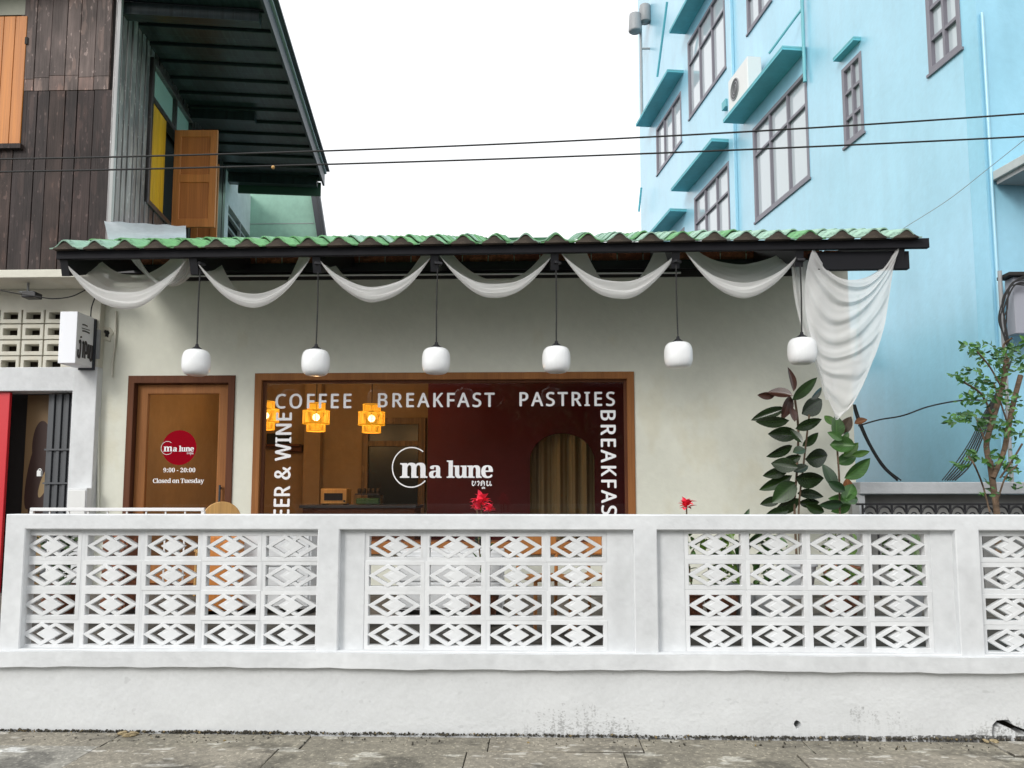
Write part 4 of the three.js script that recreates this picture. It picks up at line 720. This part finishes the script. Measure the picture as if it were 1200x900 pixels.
  part(ft, 'head', [lathe([[0.05, 0.4], [0.22, 0.3], [0.26, -0.35], [0.2, -0.4], [0.0001, -0.4]], 14).translate(-0.12, 0, 0), lathe([[0.05, 0.45], [0.2, 0.35], [0.22, -0.3], [0.0001, -0.3]], 14).translate(0.26, 0.3, 0)], M.greyPlastic); part(ft, 'pole', rod(V(0.1, -3.6, -0.1), V(0.1, 0.6, -0.1), 0.05), M.greyPlastic); part(ft, 'arm', rod(V(0.1, -1, -0.1), V(0.9, -1, -0.1), 0.04), M.greyPlastic);
  // air conditioners
  const acs = (label, pos, ry, w = 0.8, h = 0.58) => {
    const t = thing('air_conditioner', label, 'air conditioner', pos); t.rotation.y = ry;
    part(t, 'case', slab(-w / 2, w / 2, 0.03, h, 0, 0.28, [], 0.012), M.plastic);
    part(t, 'fan_grille', [new THREE.TorusGeometry(0.2, 0.012, 6, 28).translate(-0.14, h / 2 + 0.02, 0.285), new THREE.TorusGeometry(0.14, 0.006, 5, 24).translate(-0.14, h / 2 + 0.02, 0.287), new THREE.TorusGeometry(0.08, 0.006, 5, 20).translate(-0.14, h / 2 + 0.02, 0.287)], M.greyPlastic);
    part(t, 'fan', new THREE.CircleGeometry(0.19, 24).translate(-0.14, h / 2 + 0.02, 0.2825), mat([0.1, 0.1, 0.11], 0.6)); part(t, 'foot', [box(-w / 2 + 0.05, -w / 2 + 0.13, 0, 0.03, 0, 0.28), box(w / 2 - 0.13, w / 2 - 0.05, 0, 0.03, 0, 0.28)], M.greyPlastic);
    return t;
  };
  const on = (s, y, out) => { const n = V(d.z, 0, -d.x).normalize(); if (n.x > 0) n.negate(); return C.clone().add(d.clone().multiplyScalar(s)).add(n.multiplyScalar(out)).setY(y); };
  acs('white air conditioner unit standing on the teal ledge of the blue building', on(6.1, 8.932, 0.08).toArray(), rot, 0.95, 0.7);
  const p2 = on(3.05, 0, 0.05), y2 = at(1030, 430, p2.z).y;
  acs('white air conditioner bracketed low on the blue wall behind the drape', [p2.x, y2, p2.z], rot, 0.7, 0.5);
  const br = thing('wall_bracket', 'pale metal bracket and pipe under the air conditioner on the blue wall', 'bracket', [p2.x, y2, p2.z]); br.rotation.y = rot;
  part(br, 'arm', [box(-0.3, -0.26, -0.04, -0.004, -0.04, 0.36), box(0.26, 0.3, -0.04, -0.004, -0.04, 0.36), box(-0.3, 0.3, -0.045, -0.006, 0.361, 0.4)], M.plastic); part(br, 'pipe', tube([V(0.38, 1.0, 0), V(0.4, 0.6, 0.03), V(0.42, 0.1, 0.1), V(0.36, 0.05, 0.12)], 0.016, 20), M.tealPale);
  // meter box with a bunch of wires at the right edge
  const mp = at(1196, 360, -8.75), mt = thing('meter_cabinet', 'grey meter cabinet on the blue front wall at the right edge', 'electrical box', mp.toArray());
  part(mt, 'case', box(-0.1, 0.6, -0.3, 0.32, -0.1, 0.06, 0.012), mat([0.32, 0.33, 0.38], 0.5)); part(mt, 'hood', box(-0.17, 0.66, 0.321, 0.36, -0.12, 0.12, 0.006), M.dark); part(mt, 'mast', rod(V(-0.2, -2, 0), V(-0.2, 0.4, 0), 0.022), M.greyPlastic);
  const cab = (label, list, z, r) => solo('cable', label, 'cable', list.map(([pts, rad]) => tube(pts.map(([x, y, zz]) => at(x, y, zz ?? z)), rad ?? r, 40)), M.cord);
  const mess = []; for (let i = 0; i < 7; i++) mess.push([[[1204, 322 + i * 2], [1188 + rr(-4, 4), 330 + i], [1179 + rr(-5, 3), 350 + i * 2], [1172 + rr(-2, 10), 375], [1180 + rr(-3, 5), 398 + rr(-6, 10)], [1186 + rr(-2, 10), 412]], rr(0.005, 0.009)]);
  cab('tangle of black wires beside the grey meter cabinet', mess, -8.6, 0.01);
  const bw = (s) => on(s, 0, 0.03).z; // depth of the wall at s
  cab('thick grey-blue cable pair running down the blue wall to the low grey wall', [[[[1000, 474], [1006, 494], [1018, 520], [1034, 546], [1052, 563]], 0.013], [[[1002, 474], [1010, 498], [1022, 524], [1038, 548], [1056, 563]], 0.008]], -9.1, 0.012);
  cab('black cable slung across the blue wall towards the small tree', [[[[1006, 499], [1030, 492], [1058, 487], [1090, 476], [1130, 469], [1170, 470]], 0.009]], -8.75, 0.014);
  const bun = []; for (let i = 0; i < 6; i++) bun.push([[[1104 + i * 3, 563], [1122 + i * 3, 540 + i], [1138 + i * 2.5, 515], [1150 + i * 2, 490], [1172, 452 + i * 2], [1186, 420]], rr(0.005, 0.008)]);
  cab('bundle of black cables rising from the low wall behind the small tree', bun, -8.5, 0.012);
  // low grey wall and iron railing between cafe and blue building
  const lz = -8.0, X = (px) => at(px, 580, lz).x, Y = (py) => at(1080, py, lz).y;
  const lw = thing('low_wall', 'grey low wall with coping, its panel darkened as shade, between cafe and blue building', 'wall', [X(1005), 0, lz]);
  part(lw, 'coping', box(0, 3.2, Y(579), Y(565), -0.3, 0.06, 0.01), M.greyPaint); part(lw, 'panel', box(0, 3.2, 0.3, Y(579) - 0.001, -0.25, -0.15), mat([0.3, 0.3, 0.29], 0.85, { map: T.plaster })); part(lw, 'pier', box(0, 0.06, 0.3, Y(579) - 0.002, -0.149, 0.02), M.greyPaint);  // recessed panel coloured darker to stand for the shade under the coping
  const rl = thing('iron_railing', 'black wrought iron railing with round arches, right of the leafy plants', 'railing', [at(1003, 590, -7.7).x, 0, -7.7]);
  const yt = at(1080, 590.5, -7.7).y, tb = [box(0, 3, yt - 0.012, yt + 0.006, -0.012, 0.012), box(0, 3, yt - 0.16, yt - 0.145, -0.012, 0.012), box(0, 3, yt - 0.95, yt - 0.93, -0.012, 0.012)];
  for (const g of tb) part(rl, 'rail', g, M.black);
  for (let i = 0; i < 22; i++) { const x = 0.06 + i * 0.134; part(rl, 'baluster', [box(x - 0.008, x + 0.008, yt - 0.93, yt - 0.012, -0.008, 0.008), new THREE.TorusGeometry(0.056, 0.01, 6, 14, Math.PI).translate(x + 0.067, yt - 0.08, 0), new THREE.TorusGeometry(0.026, 0.007, 5, 12).translate(x + 0.067, yt - 0.105, 0)], M.black); }
}

// ================================================================== WIRES OVER THE STREET
{
  const line = (label, a, b, z, r, dip) => solo('power_line', label, 'power line', tube(Array.from({ length: 9 }, (_, i) => { const u = i / 8; return at(a[0] + (b[0] - a[0]) * u, a[1] + (b[1] - a[1]) * u + dip * 4 * u * (1 - u), z); }), r, 60), M.cord);
  line('upper black power line crossing the whole view above the roof', [-60, 187.5], [1260, 129], -5.9, 0.0065, 10);
  line('lower black power line crossing the whole view above the roof', [-60, 202.5], [1260, 157], -5.9, 0.0065, 6);
  const clip = at(320, 196, -5.89); solo('wire_tie', 'tiny pale tie on the lower power line near the timber eave', 'tie', new THREE.SphereGeometry(0.014, 8, 6).translate(clip.x, clip.y, clip.z), M.paleWood);
  solo('power_line', 'thin grey wire slanting from the roof end up across the blue wall', 'power line', tube([at(1058, 268, -8.2), at(1110, 235, -7.6), at(1160, 196, -7), at(1230, 140, -6.2)], 0.003, 30), M.greyPlastic);
}

// ================================================================== ON THE VERANDA
{
  const RZ = -7.1, a = at(36, 598, RZ), b = at(240, 594.5, RZ), t = thing('white_railing', 'low white metal railing in front of the cafe door', 'railing', [a.x, FLOOR, RZ]), w = b.x - a.x, h = at(140, 595, RZ).y - FLOOR;
  const wm = mat([0.8, 0.81, 0.82], 0.4); part(t, 'rail', box(0, w, h - 0.03, h, -0.015, 0.015, 0.004), wm); part(t, 'rail', box(0, w, 0.1, 0.125, -0.012, 0.012), wm); part(t, 'post', box(w - 0.026, w + 0.004, 0, h - 0.031, -0.015, 0.015), wm); part(t, 'post', box(0, 0.03, 0, h - 0.031, -0.015, 0.015), wm);
  for (let i = 1; i < 9; i++) part(t, 'baluster', box(w * i / 9 - 0.006, w * i / 9 + 0.006, 0.125, h - 0.031, -0.006, 0.006), wm);
  // chairs
  const chair = (name, label, px, z, turn, m, size) => {
    const c = thing(name, label, 'chair', [at(px, 600, z).x, FLOOR, z]); c.rotation.y = turn; c.scale.setScalar(size);
    part(c, 'seat', box(-0.2, 0.2, 0.42, 0.45, -0.2, 0.2, 0.012), m);
    const s = new THREE.Shape(); s.moveTo(-0.17, 0); s.lineTo(0.17, 0); s.lineTo(0.17, 0.13); s.absellipse(0, 0.13, 0.17, 0.16, 0, Math.PI, false); s.lineTo(-0.17, 0);
    part(c, 'backrest', metric(new THREE.ExtrudeGeometry(s, { depth: 0.02, bevelEnabled: true, bevelSize: 0.005, bevelThickness: 0.004, bevelSegments: 1 }).translate(0, 0.62, -0.2)), m);
    for (const x of [-0.18, 0.18]) { part(c, 'leg', rod(V(x, 0, 0.18), V(x * 0.95, 0.42, 0.17), 0.015, 0.018), m); part(c, 'leg', rod(V(x, 0, -0.22), V(x, 0.7, -0.19), 0.015, 0.018), m); }
    return c;
  };
  chair('wooden_chair', 'pale wooden chair with rounded back beside the cafe door', 257, -7.6, Math.PI + 0.5, M.paleWood, 0.97);
  chair('wooden_chair', 'brown wooden chair seen through the wall blocks below the window middle', 640, -5.85, 0.4, M.chairWood, 0.84);
  chair('wooden_chair', 'brown wooden chair seen through the wall blocks below the window right end', 700, -5.9, -0.5, M.chairWood, 0.84);
  const cab = (name, label, cat, px0, px1, y1, z, m, m2, bands = 3) => { const x0 = at(px0, 690, z).x, x1 = at(px1, 690, z).x, t = thing(name, label, cat, [(x0 + x1) / 2, FLOOR, z]), w = (x1 - x0) / 2; part(t, 'body', box(-w, w, 0.04, y1, -0.2, 0.2, 0.008), m); for (let i = 0; i < bands; i++) part(t, 'drawer', box(-w + 0.02, w - 0.02, 0.06 + i * (y1 - 0.08) / bands, 0.045 + (i + 1) * (y1 - 0.08) / bands, 0.201, 0.215, 0.004), m2); part(t, 'foot', [box(-w, -w + 0.05, 0, 0.04, -0.2, 0.2), box(w - 0.05, w, 0, 0.04, -0.2, 0.2)], M.dark); return t; };
  cab('wooden_cabinet', 'orange wooden cabinet glimpsed through the left block panel', 'cabinet', 246, 288, 0.62, -6.6, M.orange, M.orange);
  cab('white_cabinet', 'white cabinet glimpsed through the right end of the left block panel', 'cabinet', 292, 372, 0.72, -6.75, M.white, M.white, 2);
  cab('white_cabinet', 'white low cabinet glimpsed through the middle block panel', 'cabinet', 470, 590, 0.5, -6.7, M.white, M.white, 2);
  cab('brown_crate', 'reddish brown crate stack glimpsed through the second column of blocks', 'crate', 133, 162, 0.64, -6.55, M.terracotta, M.terracotta, 4);
  { const z = -6.7, t = thing('round_table', 'small white table with dark legs seen through the middle block panel', 'table', [at(560, 690, -7.3).x, FLOOR, -7.3]); part(t, 'tabletop', lathe([[0.0001, 0.74], [0.33, 0.74], [0.34, 0.72], [0.33, 0.7], [0.0001, 0.7]], 32), M.white); part(t, 'pedestal', lathe([[0.03, 0.7], [0.025, 0.1], [0.2, 0.03], [0.2, 0], [0.0001, 0]], 20), M.black); }
  // potted plants
  const leafG = (len, wid, fold = 0.25, curl = 0.12, sharp = 0.8) => grid(6, 8, (u, v) => { const w = Math.pow(Math.sin(Math.PI * Math.pow(Math.min(0.999, Math.max(0.001, v)), 0.85)), sharp) * wid / 2, x = (u - 0.5) * 2; return V(x * w, v * len, Math.abs(x) * w * fold * 2 - curl * len * v * v); });
  const pot = (t, r, h, m = M.terracotta) => { part(t, 'pot', lathe([[0.0001, 0], [r * 0.72, 0], [r, h * 0.9], [r * 1.08, h * 0.9], [r * 1.08, h], [r * 0.95, h], [r * 0.93, h * 0.88], [0.0001, h * 0.87]], 28), m); part(t, 'soil', new THREE.CircleGeometry(r * 0.92, 20).rotateX(-Math.PI / 2).translate(0, h * 0.9, 0), M.dirt); };
  const plantLeaves = (t, base, list, z, mats, aspect, k) => list.forEach(([px, py, len, ang, tone, wide]) => {
    const zz = z + rr(-0.13, 0.16), c = at(px, py, zz).sub(base), L = len * k * rr(1.0, 1.15), g = leafG(L, L * 1.12 * (wide ?? aspect), rr(0.12, 0.3), rr(-0.02, 0.16));
    g.translate(0, -L / 2, 0); const m = part(t, 'leaf', g, mats[tone]); m.position.copy(c); m.rotation.set(rr(-0.6, 0.25), rr(-0.5, 0.5), (ang - 90) * Math.PI / 180, 'ZXY');
  });
  const Z6 = (x, y) => [870 + x / 3.636, 420 + y / 3.636];
  const rub = [[210, 85, 112, 88, 1, 0.28], [100, 158, 62, 175, 1], [160, 150, 95, 165, 1], [268, 130, 125, 42, 2, 0.3], [300, 205, 135, 32, 0, 0.5], [322, 148, 100, 35, 0, 0.25], [110, 237, 140, 198, 0, 0.28], [190, 210, 95, 250, 1], [125, 270, 125, 182, 0, 0.33], [172, 323, 108, 178, 0, 0.48], [285, 280, 110, 18, 0, 0.35], [290, 345, 85, 40, 2], [160, 397, 115, 205, 0, 0.34], [245, 392, 80, 15, 2, 0.4], [320, 422, 118, 8, 0, 0.6], [178, 455, 110, 168, 0, 0.5], [140, 488, 95, 195, 0, 0.4], [140, 532, 140, 208, 2, 0.3], [288, 513, 108, -5, 0, 0.6], [178, 572, 125, 220, 2, 0.55], [290, 582, 100, -8, 0, 0.4], [285, 614, 85, 0, 0], [185, 630, 110, 215, 0, 0.5], [150, 655, 90, 190, 0], [215, 235, 70, 95, 1, 0.4], [205, 430, 80, 200, 0], [250, 470, 80, 20, 0], [310, 640, 90, -20, 2], [120, 610, 90, 200, 0], [230, 330, 70, 120, 0]];
  { const z = -7.75, k = 7.8 / 950 / 3.636, base = at(932, 600, z).setY(FLOOR), t = thing('rubber_plant', 'tall dark leaved rubber plant against the cream wall', 'plant', base.toArray());
    pot(t, 0.17, 0.32, M.greyPaint); plantLeaves(t, base, rub.map((r) => [...Z6(r[0], r[1]), ...r.slice(2)]), z, [leafMat([0.022, 0.045, 0.014], 0.25), leafMat([0.085, 0.035, 0.026], 0.3), leafMat([0.03, 0.075, 0.015], 0.28)], 0.42, k);
    const P = (x, y, dz = 0) => at(...Z6(x, y), z + dz).sub(base); part(t, 'stem', tube([V(0, 0.28, 0), P(222, 640), P(232, 480, 0.02), P(238, 300), P(222, 160)], 0.011, 30), M.bark); part(t, 'stem', tube([V(0.03, 0.28, 0), P(240, 650), P(262, 440, -0.04), P(285, 240, -0.05)], 0.009, 30), M.bark); }
  const fid = [[370, 262, 62, 120, 0, 0.5], [402, 290, 95, 88, 1, 0.55], [442, 285, 85, 60, 3, 0.5], [505, 268, 50, 20, 4, 0.5], [425, 368, 98, 175, 1, 0.6], [462, 388, 85, 40, 0, 0.5], [505, 405, 75, 12, 0, 0.35], [445, 432, 80, 20, 1, 0.55], [490, 468, 125, 38, 1, 0.45], [372, 500, 105, 110, 2, 0.42], [455, 572, 80, 60, 1, 0.6], [420, 605, 90, 170, 1, 0.5], [378, 622, 95, 185, 2, 0.4], [450, 540, 60, 100, 4, 0.6], [470, 600, 70, 0, 1, 0.5], [400, 545, 70, 150, 2], [420, 640, 80, 200, 1], [395, 330, 60, 150, 1, 0.5], [440, 330, 60, 30, 0, 0.5]];
  { const z = -7.6, k = 7.65 / 950 / 3.636, base = at(983, 600, z).setY(FLOOR), t = thing('leafy_plant', 'green broad leaved potted plant with browning leaf, right of the rubber plant', 'plant', base.toArray());
    pot(t, 0.16, 0.3); plantLeaves(t, base, fid.map((r) => [...Z6(r[0], r[1]), ...r.slice(2)]), z, [leafMat([0.11, 0.25, 0.045], 0.35), leafMat([0.075, 0.19, 0.045], 0.35), leafMat([0.025, 0.065, 0.025], 0.35), leafMat([0.1, 0.06, 0.03], 0.4), leafMat([0.32, 0.13, 0.05], 0.5)], 0.5, k);
    const P = (x, y, dz = 0) => at(...Z6(x, y), z + dz).sub(base); part(t, 'stem', tube([V(0, 0.26, 0), P(415, 640), P(412, 500, 0.02), P(405, 400), P(400, 300)], 0.009, 30), M.bark); }
  // red flowers just above the wall
  const flower = (label, list, z, basePx) => { const base = at(basePx, 640, z).setY(FLOOR), t = thing('flowering_plant', label, 'plant', base.toArray()); pot(t, 0.12, 0.22);
    for (const [px, py, r] of list) { const c = at(px, py, z).sub(base), g = []; for (let i = 0; i < 34; i++) { const l = leafG(r * rr(0.6, 1.1), r * 0.5, 0.2, 0.3); l.rotateX(rr(-1.5, -0.2)); l.rotateY(i * 2.4); l.translate(rr(-0.2, 0.2) * r, rr(-0.2, 0.3) * r, rr(-0.2, 0.2) * r); g.push(l); } const m = part(t, 'flower', merge(g), M.flower); m.position.copy(c); part(t, 'stem', tube([V(rr(-0.03, 0.03), 0.2, 0), c.clone().multiplyScalar(0.6), c], 0.006, 16), M.bark); }
    const lv = []; for (let i = 0; i < 26; i++) { const l = leafG(rr(0.06, 0.1), 0.035, 0.2, 0.2); l.rotateX(-rr(0.4, 1.3)); l.rotateY(i * 2.4); l.translate(rr(-0.05, 0.05), 0.28 + i * 0.014, rr(-0.05, 0.05)); lv.push(l); } part(t, 'foliage', lv, leafMat([0.06, 0.14, 0.03])); };
  flower('red flowering plant peeking over the wall below the logo', [[564, 589, 0.085], [573, 598, 0.06], [559, 596, 0.06]], -6.3, 567);
  flower('red flowering plant peeking over the wall right of the window', [[804.5, 593, 0.075]], -6.3, 806);
  { const z = -6.5, base = at(870, 640, z).setY(FLOOR), t = thing('young_plant', 'small plant showing one leaf tip over the wall, left of the rubber plant', 'plant', base.toArray()); pot(t, 0.13, 0.25, M.greyPaint); const m = leafMat([0.04, 0.09, 0.03]); for (let i = 0; i < 7; i++) { const l = leafG(0.3, 0.09, 0.2, 0.3); l.rotateX(-0.5); l.rotateY(i * 0.9); part(t, 'leaf', l.translate(0, 0.24 + i * 0.05, 0), m); } const tip = leafG(0.16, 0.05, 0.2, 0.1); tip.rotateZ(-0.5); const q = at(872, 602, z).sub(base); part(t, 'leaf', tip.translate(q.x - 0.03, q.y - 0.1, 0), m); part(t, 'stem', rod(V(0, 0.2, 0), V(q.x - 0.03, q.y - 0.1, 0), 0.008), M.bark); }
  { const z = -6.4; for (const [px, i] of [[70, 0], [905, 1], [985, 2], [1060, 3], [845, 4]]) { const base = at(px, 690, z).setY(FLOOR), t = thing('potted_shrub', ['green potted shrub glimpsed through the leftmost blocks', 'green potted shrub glimpsed through blocks below the rubber plant', 'bright green potted shrub glimpsed through the right block panel', 'green potted shrub glimpsed through blocks below the iron railing', 'small green potted shrub glimpsed at the left edge of the right block panel'][i], 'plant', base.toArray()); pot(t, 0.14, 0.24, i % 2 ? M.greyPaint : M.terracotta); const lv = []; for (let j = 0; j < 90; j++) { const l = leafG(rr(0.07, 0.13), 0.05, 0.2, 0.2); l.rotateX(-rr(0.1, 1.5)); l.rotateY(j * 2.4); const h = rr(0.22, 0.6), r = 0.16 * rnd(); l.translate(r * Math.cos(j * 2.4), h, r * Math.sin(j * 2.4)); lv.push(l); } part(t, 'foliage', lv, leafMat([[0.05, 0.1, 0.03], [0.06, 0.14, 0.03], [0.12, 0.24, 0.03], [0.08, 0.16, 0.03], [0.12, 0.22, 0.03]][i])); part(t, 'stem', rod(V(0, 0.2, 0), V(0, 0.5, 0), 0.01), M.bark); } }
  // small tree at the right
  { const z = -7.0, base = at(1166, 640, z).setY(0.5), t = thing('small_tree', 'slender small leaved tree behind the wall at the right edge', 'tree', base.toArray()), P = (x, y, dz = 0) => at(x, y, z + dz).sub(base);
    const br = [[[[1170, 650], [1168, 600], [1164, 570], [1160, 540]], 0.026], [[[1160, 545], [1156, 520], [1164, 490], [1174, 455], [1180, 420]], 0.024], [[[1164, 560], [1176, 530], [1182, 500], [1188, 470], [1196, 440]], 0.022], [[[1158, 530], [1150, 505], [1140, 485], [1125, 488]], 0.008], [[[1174, 455], [1160, 430], [1145, 412]], 0.007], [[[1180, 420], [1176, 405], [1186, 396]], 0.009], [[[1182, 500], [1172, 470], [1165, 450]], 0.007], [[[1160, 600], [1152, 570], [1142, 545], [1135, 535]], 0.008], [[[1172, 560], [1186, 540], [1198, 520]], 0.008], [[[1164, 490], [1150, 462], [1130, 448]], 0.009], [[[1168, 590], [1178, 560], [1192, 545]], 0.008]];
    part(t, 'trunk', br.slice(0, 3).map(([p, r]) => tube(p.map(([x, y], i) => P(x, y, 0.03 * i * ((x % 2) - 0.5))), r, 24, 8)), M.bark);
    for (const [p, r] of br.slice(3)) part(t, 'branch', tube(p.map(([x, y], i) => P(x, y, 0.08 * i * ((x % 3) - 1))), r, 20, 6), M.bark);
    const blobs = [[1160, 415, 24, 14, 60], [1140, 408, 16, 8, 22], [1135, 440, 20, 10, 34], [1180, 425, 22, 16, 50], [1160, 452, 24, 12, 46], [1140, 470, 18, 9, 30], [1122, 490, 14, 7, 28], [1150, 492, 22, 10, 46], [1178, 470, 18, 14, 34], [1168, 505, 20, 10, 34], [1146, 535, 16, 10, 26], [1175, 540, 18, 14, 34], [1128, 545, 9, 6, 10], [1158, 575, 14, 8, 10], [1192, 500, 14, 20, 36], [1196, 410, 14, 14, 34], [1190, 560, 12, 14, 20]];
    const tones = [[0.07, 0.21, 0.045], [0.12, 0.31, 0.06], [0.045, 0.15, 0.035]]; const lv = [[], [], []];
    for (const [x, y, rx, ry, n] of blobs) for (let i = 0; i < n * 1.2; i++) { const a = rnd() * 6.283, r = Math.sqrt(rnd()); const c = P(x + rx * r * Math.cos(a), y + ry * r * Math.sin(a), rr(-0.22, 0.22)); const L = rr(0.04, 0.07), g = grid(2, 3, (u, v) => { const w = Math.sin(Math.PI * Math.min(0.98, v * 0.93 + 0.05)) * L * 0.24, q = (u - 0.5) * 2; return V(q * w, v * L, Math.abs(q) * w * 0.4 - 0.2 * L * v * v); }); g.rotateX(rr(-1.2, 0.6)); g.rotateY(rr(-1, 1)); g.rotateZ(rr(0.3, 2.6) * (rnd() < 0.5 ? 1 : -1)); g.translate(c.x, c.y, c.z); lv[Math.floor(rnd() * 3)].push(g); }
    lv.forEach((l, i) => part(t, 'crown', l, leafMat(tones[i], 0.4))); }
}

// ================================================================== ACROSS THE STREET (mirrored in the glass)
{
  const b = thing('added_shophouses', 'added row of dull grey shophouses, unseen behind the viewer, darkening the window reflection', 'building', [0, -0.14, 24]);  // added row, out of view, sized to hide bright sky from the window reflection
  const wins = []; for (let i = 0; i < 10; i++) wins.push([-18 + i * 3.8, -16.4 + i * 3.8, 4.4, 6.2]);
  const wm = mat([0.16, 0.15, 0.135], 0.85, { map: T.concrete }); part(b, 'wall', slab(-20, 20, 0, 7.0, 0, 0.3, wins), wm); part(b, 'roof', box(-20.4, 20.4, 7.0, 7.2, -0.6, 9), M.steelDark);
  part(b, 'core', box(-20, 20, 0, 6.9, 0.6, 8.5), M.dark);
  for (const [a, c, e, f] of wins) part(b, 'window', [frame(a, c, e, f, 0.07, 0.05, 0.12)], M.frameWoodDark);
  const gm = [leafMat([0.09, 0.17, 0.06], 0.6), leafMat([0.12, 0.2, 0.07], 0.6)];
  [[-6.5, 8.5, 6.6], [0.8, 9, 7], [7.5, 8.2, 6.2]].forEach(([x, z, h], ti) => {
    const t = thing('street_tree', ['street tree across the road, mirrored at the left of the window', 'street tree across the road, mirrored at the middle of the window', 'street tree across the road, mirrored at the right of the window'][ti], 'tree', [x, -0.14, z]);
    part(t, 'trunk', [tube([V(0, 0, 0), V(0.1, 1.2, 0), V(0, 2.4, 0.1), V(0.05, h * 0.7, 0)], 0.14, 16, 8), tube([V(0, 2, 0), V(0.8, 3.2, 0.2), V(1.4, 4.2, 0)], 0.07, 12, 6), tube([V(0, 2.2, 0), V(-0.8, 3.2, -0.2), V(-1.5, 4, 0)], 0.07, 12, 6)], M.barkDark);
    const lv = [[], []]; for (let i = 0; i < 1500; i++) { const c = Math.floor(rnd() * 12), ca = c * 2.4, cr = 1.7 * Math.sqrt((c + 0.5) / 12), cy = 2.6 + (h - 2.8) * ((c * 0.618) % 1); let p; do p = V(rr(-1, 1), rr(-1, 1), rr(-1, 1)); while (p.length() > 1); const l = new THREE.PlaneGeometry(0.1, 0.26); l.rotateX(rr(0, 6)); l.rotateY(rr(0, 6)); l.translate(cr * Math.cos(ca) + p.x, cy + p.y * 0.7, cr * Math.sin(ca) + p.z); lv[i & 1].push(l); }
    lv.forEach((l, i) => part(t, 'crown', l, gm[i]));
  });
}

const renderer = new THREE.WebGLRenderer({ antialias: true });
renderer.setSize(W, H); renderer.toneMapping = THREE.LinearToneMapping; renderer.toneMappingExposure = EXPOSURE;
renderer.shadowMap.enabled = true;
renderer.render(scene, camera);
